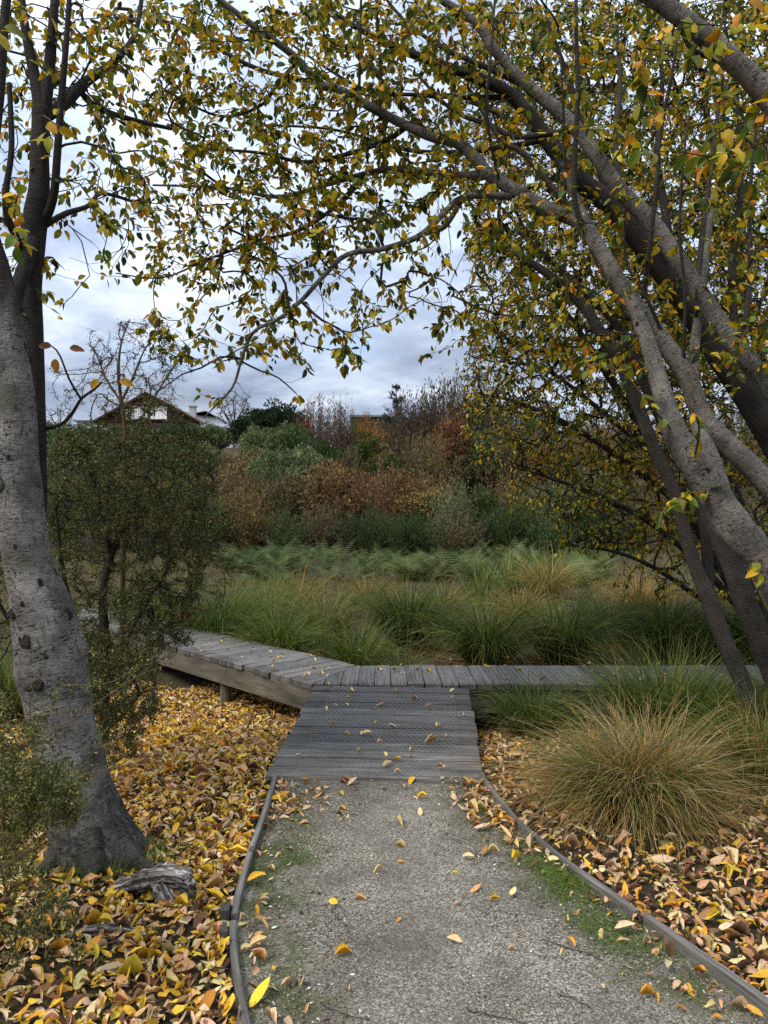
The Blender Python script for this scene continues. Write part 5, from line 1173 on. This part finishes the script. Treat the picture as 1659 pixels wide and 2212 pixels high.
ztop = H + (CY - 838) / F * 47; V, T, Q, B = tube(np.array([[x, 47, g0], [x, 47, (g0 + ztop) / 2], [x, 47, ztop]]), np.array([.12, .08, .02]), 7); part('trunk', o, V, T, Q, 'fartwig', bark=B)
pos, u = [], []
for k in range(46):
    f = random.random() ** .8; z = ztop - f * 3.2; R = .15 + f * 1.0; a = random.uniform(0, 6.28); m = 60
    t = rng.random(m); dd = np.array([math.cos(a), math.sin(a), .25 + .5 * (1 - f)])
    pos.append(np.array([x, 47, z]) + dd * (t * R)[:, None] + rng.normal(0, .05, (m, 3))); u.append(unit(dd + rng.normal(0, .6, (m, 3)) + np.array([0, 0, .4])))
pos = np.concatenate(pos); u = np.concatenate(u); V, Q = quadleaf(pos, u, rdir(len(pos)), rng.uniform(.1, .22, len(pos)), .18)
part('crown', o, V, None, Q, 'fine', kind='stuff', tint=np.repeat(pick([(0.04, 0.05, 0.04), (0.065, 0.075, 0.06)], len(pos)), 4, 0), smooth=False)
x = behind(695, 1); 
# small palm-like plant beside the grey roof
x = behind(524, 50); o = root('cabbage_tree', (x, 50, float(gz(x, 50))), 'small pale green palm-like tree beside the small grey roof', 'tree')
zt = H + (CY - 925) / F * 50; V, T, Q, B = tube(np.array([[x, 50, float(gz(x, 50))], [x, 50, (zt) * .6], [x, 50, zt]]), np.array([.12, .1, .08]), 7); part('trunk', o, V, T, Q, 'fartwig', bark=B)
V, Q, C = blades(90, .05, .75, (0.1, 1.5), .7, .05, [(0.15, 0.17, 0.07), (0.2, 0.21, 0.1)], None, nseg=4); part('crown', o, V + np.array([x, 50, zt]), None, Q, 'grass', kind='stuff', tint=C, smooth=False)

# ------------------------------------------------------------------ buildings on the hill
def hx(px, d): return (px - CX) / F * d
def hz(py, d): return H + (CY - py) / F * d
def prism(parent, name, pts, y0, y1, mat, kind=None):
    """polygon in the x-z plane (counter-clockwise seen from the camera) extruded from y0 (near) to y1"""
    n = len(pts); a = np.array(pts, float)
    V = np.concatenate([np.stack([a[:, 0], np.full(n, y0), a[:, 1]], -1), np.stack([a[:, 0], np.full(n, y1), a[:, 1]], -1)])
    T = [[0, k, k + 1] for k in range(1, n - 1)] + [[n, n + k + 1, n + k] for k in range(1, n - 1)]
    Q = [[k, n + k, n + (k + 1) % n, (k + 1) % n] for k in range(n)]
    o = link(name, meshdata(name, V - np.array((parent.parent or parent).location), T, Q, mat, smooth=False), parent)
    return o
def rect(parent, name, x0, x1, ya, yb, d, y0, y1, mat):
    return prism(parent, name, [(hx(x0, d), hz(yb, d)), (hx(x1, d), hz(yb, d)), (hx(x1, d), hz(ya, d)), (hx(x0, d), hz(ya, d))], y0, y1, mat)
D0 = 65.0
hs = root('gabled_house', (hx(320, D0), D0 + 4, float(gz(hx(320, D0), D0 + 4))), 'brown weatherboard house with a wide gable and white balcony on the hill', 'house')
prism(hs, 'gable_wall', [(hx(222, D0), hz(909, D0)), (hx(420, D0), hz(909, D0)), (hx(321, D0), hz(855, D0))], D0, D0 + 9, 'weatherboard')
wb = rect(hs, 'lower_wall', 228, 414, 909.2, 960, D0, D0 + 0.6, D0 + 9, 'white')
for k in range(17):                             # lapped boards
    ya = 862 + k * 2.7; f = (ya + 2.0 - 855) / 54; hw = 99 * f - 2
    for (xa, xb) in ([(321 - hw, 321 + hw)] if ya < 872 else [(321 - hw, 283.5), (362.5, 321 + hw)]):
        if xb - xa > 3: rect(hs, 'weatherboard', xa, xb, ya, ya + 2.2, D0, D0 - 0.05, D0 + 0.02, 'weatherboard')
for sgn, nm in ((-1, 'roof'), (1, 'roof')):
    ex = 321 + sgn * 114; t = 4.0
    pts = [(hx(321, D0), hz(849, D0)), (hx(ex, D0), hz(911, D0)), (hx(ex, D0), hz(911 + t, D0)), (hx(321, D0), hz(849 + t, D0))]
    rf = prism(hs, nm, pts if sgn < 0 else pts[::-1], D0 - 0.7, D0 + 9.5, 'rooftile')
    pts2 = [(hx(321, D0), hz(848.3, D0)), (hx(ex + sgn * 1, D0), hz(911, D0)), (hx(ex + sgn * 1, D0), hz(914, D0)), (hx(321, D0), hz(851.6, D0))]
    prism(hs, 'fascia', pts2 if sgn < 0 else pts2[::-1], D0 - 0.78, D0 - 0.705, 'redtrim')
rect(hs, 'eave_trim', 212, 432, 909.6, 912, D0, D0 - 0.5, D0 + 0.58, 'redtrim')
rect(hs, 'lintel', 281, 365, 871.5, 874.5, D0, D0 - 0.5, D0 - 0.06, 'redtrim')
for (xa, xb) in ((285, 312), (315, 324), (326.5, 333), (336, 361)):
    w_ = rect(hs, 'window', xa - 1, xb + 1, 876, 907, D0, D0 - 0.09, D0 - 0.055, 'fascia')
    w_['label'] = 'window with a pale drawn blind'
    p_ = rect(w_, 'pane', xa, xb, 877.2, 906, D0, D0 - 0.115, D0 - 0.095, 'curtain')
bal = rect(hs, 'balcony', 281, 363, 906.5, 909, D0, D0 - 1.3, D0 - 0.12, 'white')
for ya in (888.5, 903.5): rect(bal, 'balcony_rail', 281, 363, ya, ya + 1.1, D0, D0 - 1.3, D0 - 1.24, 'white')
for k in range(20): rect(bal, 'baluster', 281 + k * 4.25, 281 + k * 4.25 + (1.3 if k % 6 else 1.8), 889.6, 906.4, D0, D0 - 1.29, D0 - 1.25, 'white')
for xa in (240, 285, 330, 375): rect(wb, 'lower_window', xa, xa + 22, 918, 938, D0, D0 + 0.55, D0 + 0.59, 'glass')
for xa in (310, 372): rect(hs, 'porch_post', xa, xa + 2, 912.2, 960, D0, D0 + 0.1, D0 + 0.25, 'redtrim')
ch = rect(hs, 'chimney', 383, 396, 864, 905, D0, D0 + 4, D0 + 4.6, 'concrete')
rect(ch, 'chimney_cap', 381, 398, 861, 864, D0, D0 + 3.9, D0 + 4.7, 'concrete')
D1 = 62.0
h2 = root('low_house', (hx(470, D1), D1 + 3, float(gz(hx(470, D1), D1 + 3))), 'low white house with a grey metal roof right of the brown gable', 'house')
def slab_roof(parent, x0, x1, ya, yb, d, depth, mat, skew=0):
    a = np.array([[hx(x0, d), d, hz(yb, d)], [hx(x1, d), d, hz(yb, d)], [hx(x1 - skew, d), d + depth, hz(ya, d)], [hx(x0 + skew, d), d + depth, hz(ya, d)]])
    V = np.concatenate([a, a - [0, 0, .12]])
    return part('roof', parent, V, None, [[0, 1, 2, 3], [7, 6, 5, 4], [0, 4, 5, 1], [1, 5, 6, 2], [2, 6, 7, 3], [3, 7, 4, 0]], mat, smooth=False)
def seams(parent, x0, x1, ya, yb, d, depth, n):
    for k in range(n):
        xx = x0 + (x1 - x0) * (k + .5) / n; a = np.array([hx(xx, d), d, hz(yb, d) + .01]); b = np.array([hx(xx, d), d + depth, hz(ya, d) + .01])
        V, T, Q, B = tube(np.array([a, (a + b) / 2, b]), np.full(3, .035), 4, cap=False); part('roof_seam', parent, V, T, Q, 'roofgrey')
rf_ = slab_roof(h2, 462, 510, 914, 929, D1, 3, 'roofgrey', 2); seams(rf_, 463, 509, 914, 929, D1, 3, 9)
r_ = slab_roof(h2, 425, 482, 906, 922, D1 + 1.5, 3, 'roofgrey', 2)
rect(h2, 'gutter', 461, 511, 929.3, 931.5, D1, D1 - 0.1, D1 + 0.05, 'fascia')
rect(h2, 'wall', 466, 499, 932, 990, D1, D1 + 0.5, D1 + 4, 'white')
for xa in (476, 487): rect(h2, 'window', xa, xa + 7, 934, 944, D1, D1 + 0.44, D1 + 0.48, 'glass')
for xa in (503, 507, 512): rect(h2, 'veranda_post', xa, xa + 1.2, 932, 950, D1, D1 + 0.2, D1 + 0.28, 'white')
rect(h2, 'veranda_rail', 500, 514, 938, 939.2, D1, D1 + 0.12, D1 + 0.18, 'white')
D2_ = 85.0
h3 = root('white_house', (hx(440, D2_), D2_ + 3, float(gz(hx(440, D2_), D2_ + 3))), 'distant white gabled house behind the grey roof', 'house')
prism(h3, 'wall', [(hx(412, D2_), hz(940, D2_)), (hx(468, D2_), hz(940, D2_)), (hx(468, D2_), hz(901, D2_)), (hx(446, D2_), hz(890, D2_)), (hx(412, D2_), hz(896, D2_))], D2_, D2_ + 6, 'white')
prism(h3, 'roof', [(hx(409, D2_), hz(895.8, D2_)), (hx(446, D2_), hz(889.2, D2_)), (hx(471, D2_), hz(902, D2_)), (hx(471, D2_), hz(900, D2_)), (hx(446, D2_), hz(887, D2_)), (hx(409, D2_), hz(893.6, D2_))], D2_ - 0.4, D2_ + 6.3, 'concrete')
D3 = 58.0
h4 = root('long_shed', (hx(800, D3), D3 + 3, float(gz(hx(800, D3), D3 + 3))), 'long grey corrugated roof showing between the red tree and the conifer', 'shed')
rf_ = slab_roof(h4, 752, 880, 882, 897, D3, 4, 'roofgrey', 1); seams(rf_, 753, 879, 882, 897, D3, 4, 30)
rect(h4, 'wall', 756, 876, 898, 960, D3, D3 + 0.3, D3 + 4, 'weatherboard')
D4 = 70.0
h5 = root('low_shed', (hx(185, D4), D4 + 2, float(gz(hx(185, D4), D4 + 2))), 'low grey roof left of the brown house', 'shed')
slab_roof(h5, 158, 212, 900, 907, D4, 3, 'roofgrey', 1); rect(h5, 'wall', 162, 210, 908, 950, D4, D4 + 0.3, D4 + 3, 'white')
h6 = root('brick_house', (hx(-30, D4), D4 + 2, float(gz(hx(-30, D4), D4 + 2))), 'brown gabled roof at the far left edge beyond the hedge', 'house')
prism(h6, 'wall', [(hx(-90, D4), hz(960, D4)), (hx(22, D4), hz(960, D4)), (hx(22, D4), hz(905, D4)), (hx(-34, D4), hz(862, D4)), (hx(-90, D4), hz(905, D4))], D4, D4 + 6, 'weatherboard')
prism(h6, 'roof', [(hx(-94, D4), hz(908, D4)), (hx(-34, D4), hz(862, D4)), (hx(28, D4), hz(908, D4)), (hx(28, D4), hz(904, D4)), (hx(-34, D4), hz(857, D4)), (hx(-94, D4), hz(904, D4))], D4 - 0.5, D4 + 6.5, 'rooftile')

# ------------------------------------------------------------------ dead wood
dr = root('dead_root', (-0.92, 2.9, 0.0), 'silvery weathered tree root lying in the leaves left of the path', 'driftwood')
def grooves(k):
    return lambda q, th: 1 + .13 * np.sin(8 * th + 7 * q + k) * np.sin(3 * th - 4 * q) + .10 * np.sin(15 * th - 11 * q + 2 * k) + .10 * np.sin(31 * q + 2 * th + k) + .06 * np.sin(57 * q - 5 * th)
for nm, l, sd_ in [('root', [(190, 1958, 2.93, 7), (225, 1936, 2.93, 13), (258, 1920, 2.92, 17), (296, 1908, 2.9, 21), (335, 1897, 2.88, 25), (372, 1893, 2.87, 27), (398, 1899, 2.86, 23), (414, 1907, 2.85, 12), (420, 1904, 2.84, 4)], 4),
                   ('root_arm', [(372, 1905, 2.87, 20), (398, 1920, 2.85, 17), (414, 1940, 2.84, 12), (424, 1962, 2.84, 5)], 6),
                   ('root_arm', [(340, 1905, 2.86, 20), (356, 1935, 2.82, 20), (372, 1962, 2.8, 15), (380, 1985, 2.79, 8)], 9),
                   ('root_arm', [(360, 1890, 2.9, 12), (352, 1876, 2.93, 9), (338, 1868, 2.96, 5), (330, 1866, 2.97, 2)], 12)]:
    p, r = resample(*PL(l), 0.008); V, T, Q, B = tube(p, r, 36, 0.20, sd_, lump=grooves(sd_)); part(nm, dr, V, T, Q, 'dead', bark=B[:, [2, 0, 1]])
d2 = root('dead_branch', (-0.98, 2.6, 0.0), 'flat grey weathered root half buried in the lower left corner', 'driftwood')
for l, sd_ in [([(115, 2032, 2.6, 4), (160, 2020, 2.6, 9), (210, 2012, 2.6, 12), (260, 2014, 2.6, 11), (315, 2020, 2.6, 6)], 3), ([(200, 2016, 2.6, 7), (240, 2026, 2.58, 7), (290, 2032, 2.56, 4)], 5)]:
    p, r = resample(*PL(l), 0.012); V, T, Q, B = tube(p, r, 30, 0.18, sd_, lump=grooves(sd_)); part('wood', d2, V, T, Q, 'dead', bark=B[:, [2, 0, 1]])
for k, (pts, lab) in enumerate([([(1010, 2185), (1060, 2195), (1140, 2215)], 'thin dark twig on the gravel near the bottom edge'), ([(1170, 2030), (1230, 2050), (1300, 2075)], 'thin dark twig on the gravel beside the mossy patch'),
                                ([(1205, 2150), (1245, 2165), (1275, 2180)], 'short dark twig on the gravel, lower right of the path'), ([(690, 2170), (760, 2200), (800, 2205)], 'thin brown twig on the gravel near the left edging')]):
    q = np.array([[(x - CX) / (y - CY) * 1.475, F * 1.475 / (y - CY), 0.03] for x, y in pts]); q, r = resample(q, np.full(len(q), .0014), .02)
    q[:, 2] += gz(q[:, 0], q[:, 1]); q += rng.normal(0, .002, q.shape); V, T, Q, B = tube(q, r, 5, cap=False)
    setp(part('fallen_twig', None, V, T, Q, 'twig'), lab, 'twig', 'twigs on the path')

# ------------------------------------------------------------------ fallen leaves
FALL = [(0.64, 0.40, 0.035), (0.58, 0.27, 0.03), (0.56, 0.38, 0.23), (0.64, 0.48, 0.22), (0.27, 0.13, 0.055), (0.50, 0.28, 0.12), (0.11, 0.055, 0.03)]
CN = ['yellow', 'orange', 'pinkish tan', 'pale cream', 'brown', 'tan', 'dark brown']
def fallgeo(x, y, z, wts):
    K = len(x); ci = rng.choice(len(FALL), K, p=np.array(wts) / np.sum(wts)); tint = np.clip(np.array(FALL)[ci] * (1 + rng.normal(0, .18, (K, 1))) * (1 + rng.normal(0, .06, (K, 3))), .01, .85)
    a = rng.random(K) * 6.283; n = unit(np.array([0, 0, 1.0]) + rng.normal(0, .42, (K, 3))); u = np.stack([np.cos(a), np.sin(a), rng.normal(0, .25, K)], -1)
    u = unit(u - n * np.sum(u * n, 1, keepdims=True) * .7)
    L = np.clip(.042 * np.exp(rng.normal(0, .3, K)), .018, .085)
    return dict(pos=np.stack([x, y, z], -1), u=u, n=n, L=L, tint=tint, ci=ci)
def shift_center(g): g['pos'] = g['pos'] - g['u'] * g['L'][:, None] * .5; return g
def litter_xy(n, xr, yr, dens):
    x = rng.uniform(*xr, n); y = rng.uniform(*yr, n); k = rng.random(n) < dens(x, y); return x[k], y[k]
def ledge(y): return np.interp(y, LE[::-1, 1], LE[::-1, 0])
def redge(y): return np.interp(y, RE[::-1, 1], RE[::-1, 0])
def patch(x, y): return .5 + .5 * np.sin(x * 2.7 + 1.3 * np.sin(y * 2.1)) * np.cos(y * 2.9 + x)
def dl(x, y):
    d = np.where(x < ledge(np.minimum(y, 4.1)) - .03, 1.0, 0.0) * (1 - .55 * ss(-1.3, -1.9, x) * 0)
    d = d * np.where(y < 3.0, .5 + .5 * patch(x, y) , 1.0) * np.where((y < 3.05) & (x < -1.0), .6, 1.0) * np.where(x < -1.9, .55, 1.0)
    return d * np.where((y > 4.1) & (x > -0.66), 0, 1)
def dr_(x, y):
    d = np.where(x > redge(np.minimum(y, 4.1)) + .03, 1.0, 0.0); return d * (.52 + .48 * patch(x * 1.3, y + .7)) * np.where(y > 3.3, .6, 1)
def dp(x, y):
    eL = x - ledge(y); eR = redge(y) - x
    a = np.exp(-(eL / .11) ** 2) * .55 + np.exp(-(eR / .16) ** 2) * .6 + np.where(y > 3.45, np.exp(-(eL / .24) ** 2) * .9 + np.exp(-(eR / .17) ** 2) * .8, 0)
    return np.where((eL > .02) & (eR > .02), a * (.25 + .75 * patch(x * 3, y * 2)), 0)
parts_ = []
x, y = litter_xy(46000, (-3.6, -.4), (1.85, 7.4), dl); parts_.append((x, y, gz(x, y) + .006 + rng.random(len(x)) * .03, (3.4, 1.2, 2.4, 3.2, .9, 1.8, 1.4), 'left'))
x, y = litter_xy(30000, (.5, 4.6), (1.85, 5.6), dr_); parts_.append((x, y, gz(x, y) + .006 + rng.random(len(x)) * .03, (1.4, 1.5, 3.4, 2.2, 1.4, 2.6, 1.6), 'right'))
x, y = litter_xy(7500, (-.62, 1.3), (1.9, 4.07), dp); parts_.append((x, y, gz(x, y) + .024 + rng.random(len(x)) * .016, (1.6, 1.5, 3.2, 2.4, 1.2, 2.4, .6), 'edge'))
x, y = rng.uniform(-2.4, 4.2, 420), rng.uniform(6.9, 9.6, 420); parts_.append((x, y, gz(x, y) + rng.random(420) * .3, (4, 2, 1, 2, 1, 1, 0), 'far'))
sgl = []
n = 46; y = 1.95 + 2.1 * rng.random(n); x = ledge(y) + (redge(y) - ledge(y)) * rng.uniform(.12, .88, n); sgl.append((x, y, gz(x, y) + .032, 'path', 'lying alone on the gravel path'))
s_, c_ = rng.uniform(.05, RL - .05, 40), rng.uniform(.1, RW - .06, 40); q = r0 + rd * s_[:, None] + rn * c_[:, None]; sgl.append((q[:, 0], q[:, 1], rampz(q[:, 0], q[:, 1]) + .010, 'ramp', 'on the netting of the timber ramp'))
s_, c_ = rng.uniform(.1, 3.4, 62), rng.uniform(.06, BW - .05, 62); q = PC + bdir * s_[:, None] + bn * c_[:, None]; sgl.append((q[:, 0], q[:, 1], np.full(62, ZD + .010), 'ldeck', 'on the left-hand boardwalk'))
x, y = rng.uniform(-.2, 3.6, 56), rng.uniform(5.86, 6.5, 56); sgl.append((x, y, np.full(56, ZD + .010), 'rdeck', 'on the right-hand boardwalk'))
GN = {'path': 'leaves lying loose on the gravel', 'ramp': 'leaves fallen on the ramp', 'ldeck': 'leaves fallen on the left boardwalk', 'rdeck': 'leaves fallen on the right boardwalk', 'left': 'largest leaves in the litter left of the path', 'right': 'largest leaves in the litter right of the path', 'edge': 'leaves gathered along the edging'}
def put(g, sel, where, grp):
    obs = single_leaves(None, 'fallen_leaf', g['pos'][sel], g['u'][sel], g['n'][sel], g['L'][sel], g['tint'][sel], 'dry_one', 'dry')
    for o, ci in zip(obs, g['ci'][sel]): setp(o, f'curled {CN[ci]} leaf {where}', 'leaf', grp)
tot = 2
for (x, y, z, key, where) in sgl:
    g = shift_center(fallgeo(x, y, z, (1.6, 1, 2.4, 6, .4, 1.2, .1))); g['n'] = unit(g['n'] + np.array([0, 0, 1.2])); g['u'][:, 2] *= .3
    put(g, np.ones(len(x), bool), where, GN[key]); tot += len(x)
def groundpt(x, y, z=.03): return np.array([[(x - CX) / (y - CY) * (H - z), F * (H - z) / (y - CY), z]])
for (x, y, L, c, lab) in [(722, 2062, .062, (0.62, 0.33, 0.02), 'bright orange leaf lying flat and alone on the gravel, nearest the bottom'), (856, 1862, .055, (0.5, 0.25, 0.04), 'orange leaf alone in the middle of the gravel path')]:
    o = single_leaves(None, 'fallen_leaf', groundpt(x, y), np.array([[1, .25, 0.]]), np.array([[0, -.2, 1.]]), np.array([L]), np.array([c]), 'dry_one', 'dry')[0]; setp(o, lab, 'leaf')
bag = Bag(); quota = {'left': 40, 'right': 32, 'edge': 300 - tot - 72, 'far': 0}
for (x, y, z, wts, key) in parts_:
    g = shift_center(fallgeo(x, y, z, wts)); K = len(x)
    px = CX + g['pos'][:, 0] / g['pos'][:, 1] * F; py = CY + (H - g['pos'][:, 2]) / g['pos'][:, 1] * F
    sc_ = np.where((px > 20) & (px < 1640) & (py < 2180), (g['L'] / g['pos'][:, 1]) * (.6 + g['pos'][:, 2] * 10), 0); big = np.zeros(K, bool)
    if quota[key] > 0:
        big[np.argsort(-sc_)[:quota[key]]] = True
        put(g, big, {'left': 'on top of the leaf litter left of the path, lower left', 'right': 'on top of the leaf litter right of the path, lower right', 'edge': 'on the path beside the timber edging'}[key], GN[key])
    for tm, r_ in (('hi', ~big & (y < 2.9)), ('mid', ~big & (y >= 2.9))):
        k = r_.sum()
        if k == 0: continue
        V, T, Q, C = leaves(g['pos'][r_], g['u'][r_], g['n'][r_], g['L'][r_], rng.uniform(.17, .29, k), rng.uniform(-.6, .5, k), rng.uniform(-.15, .25, k), rng.uniform(-.4, 1.5, k), tint=g['tint'][r_], twist=rng.normal(0, .45, k), tm=tm, wave=rng.normal(0, .4, k))
        bag.add(V, T, Q, C)
lt = part('leaf_litter', None, mat='dry', kind='stuff', **bag.kw()); setp(lt, 'carpet of yellow, orange and tan fallen leaves on both sides of the path', 'leaf litter')

# ------------------------------------------------------------------ low weeds and moss tufts
def tufts(name, xs, ys, zoff, Lm, width, pal, label, per=9, r=.02):
    n = len(xs) * per; V, Q, C = blades(n, 0, Lm, (.1, .7), .9, width, pal, None, nseg=3, azi=rng.random(n) * 6.283)
    X = np.repeat(xs, per) + rng.normal(0, r, n); Y = np.repeat(ys, per) + rng.normal(0, r, n)
    V = V.reshape(n, -1, 3) + np.stack([X, Y, gz(X, Y) + zoff], -1)[:, None]
    setp(part(name, None, V.reshape(-1, 3), None, Q, 'grass', kind='stuff', tint=C, smooth=False), label, 'weeds')
WG = [(0.075, 0.115, 0.022), (0.11, 0.155, 0.026), (0.045, 0.07, 0.018)]
n = 260; y = rng.uniform(1.95, 4.0, n); x = np.concatenate([ledge(y[:130]) + np.abs(rng.normal(.06, .1, 130)), redge(y[130:]) - np.abs(rng.normal(.08, .11, 130))])
k = in_path(x, y, .02) & (patch(x * 2.2, y * 1.7) > .35); tufts('moss', x[k], y[k], .016, .014, .0035, WG, 'low green moss and seedlings along both edges of the path', 30, .032)
gp_ = groundpt(1215, 1905)[0]; gp2 = groundpt(1180, 1870)[0]; gp3 = groundpt(1290, 1990)[0]; gp4 = groundpt(640, 1840)[0]; gp5 = groundpt(1350, 2040)[0]
xs = np.concatenate([rng.normal(g_[0], .055, m) for g_, m in ((gp_, 60), (gp2, 30), (gp3, 26), (gp4, 16), (gp5, 20))]); ys = np.concatenate([rng.normal(g_[1], .075, m) for g_, m in ((gp_, 60), (gp2, 30), (gp3, 26), (gp4, 16), (gp5, 20))])
k = in_path(xs, ys, .015); tufts('moss', xs[k], ys[k], .018, .013, .0035, [(0.10, 0.165, 0.018), (0.14, 0.20, 0.022), (0.06, 0.10, 0.018)], 'bright green mossy patch against the right edging', 42, .03)
n = 240; y = rng.uniform(1.9, 3.4, n); x = np.where(rng.random(n) < .7, rng.uniform(-2.0, -.56, n), rng.uniform(1.0, 2.6, n)); k = ~in_path(x, y, -.03)
tufts('grass_tufts', x[k], y[k], 0, .075, .003, WG + [(0.045, 0.075, 0.02)], 'thin green grass tufts growing through the fallen leaves', 9, .03)
b_ = groundpt(315, 1850, 0)[0]; b2 = groundpt(130, 1880, 0)[0]; b3 = groundpt(250, 1890, 0)[0]
xs = np.concatenate([rng.normal(b_[0], .09, 34), rng.normal(b2[0], .14, 40), rng.normal(b3[0], .12, 40)]); ys = np.concatenate([rng.normal(b_[1] - .05, .06, 34), rng.normal(b2[1], .08, 40), rng.normal(b3[1], .05, 40)])
tufts('grass_tufts', xs, ys, 0, .10, .003, WG + [(0.05, 0.08, 0.02)], 'green grass tufts round the foot of the pale trunk', 14, .03)
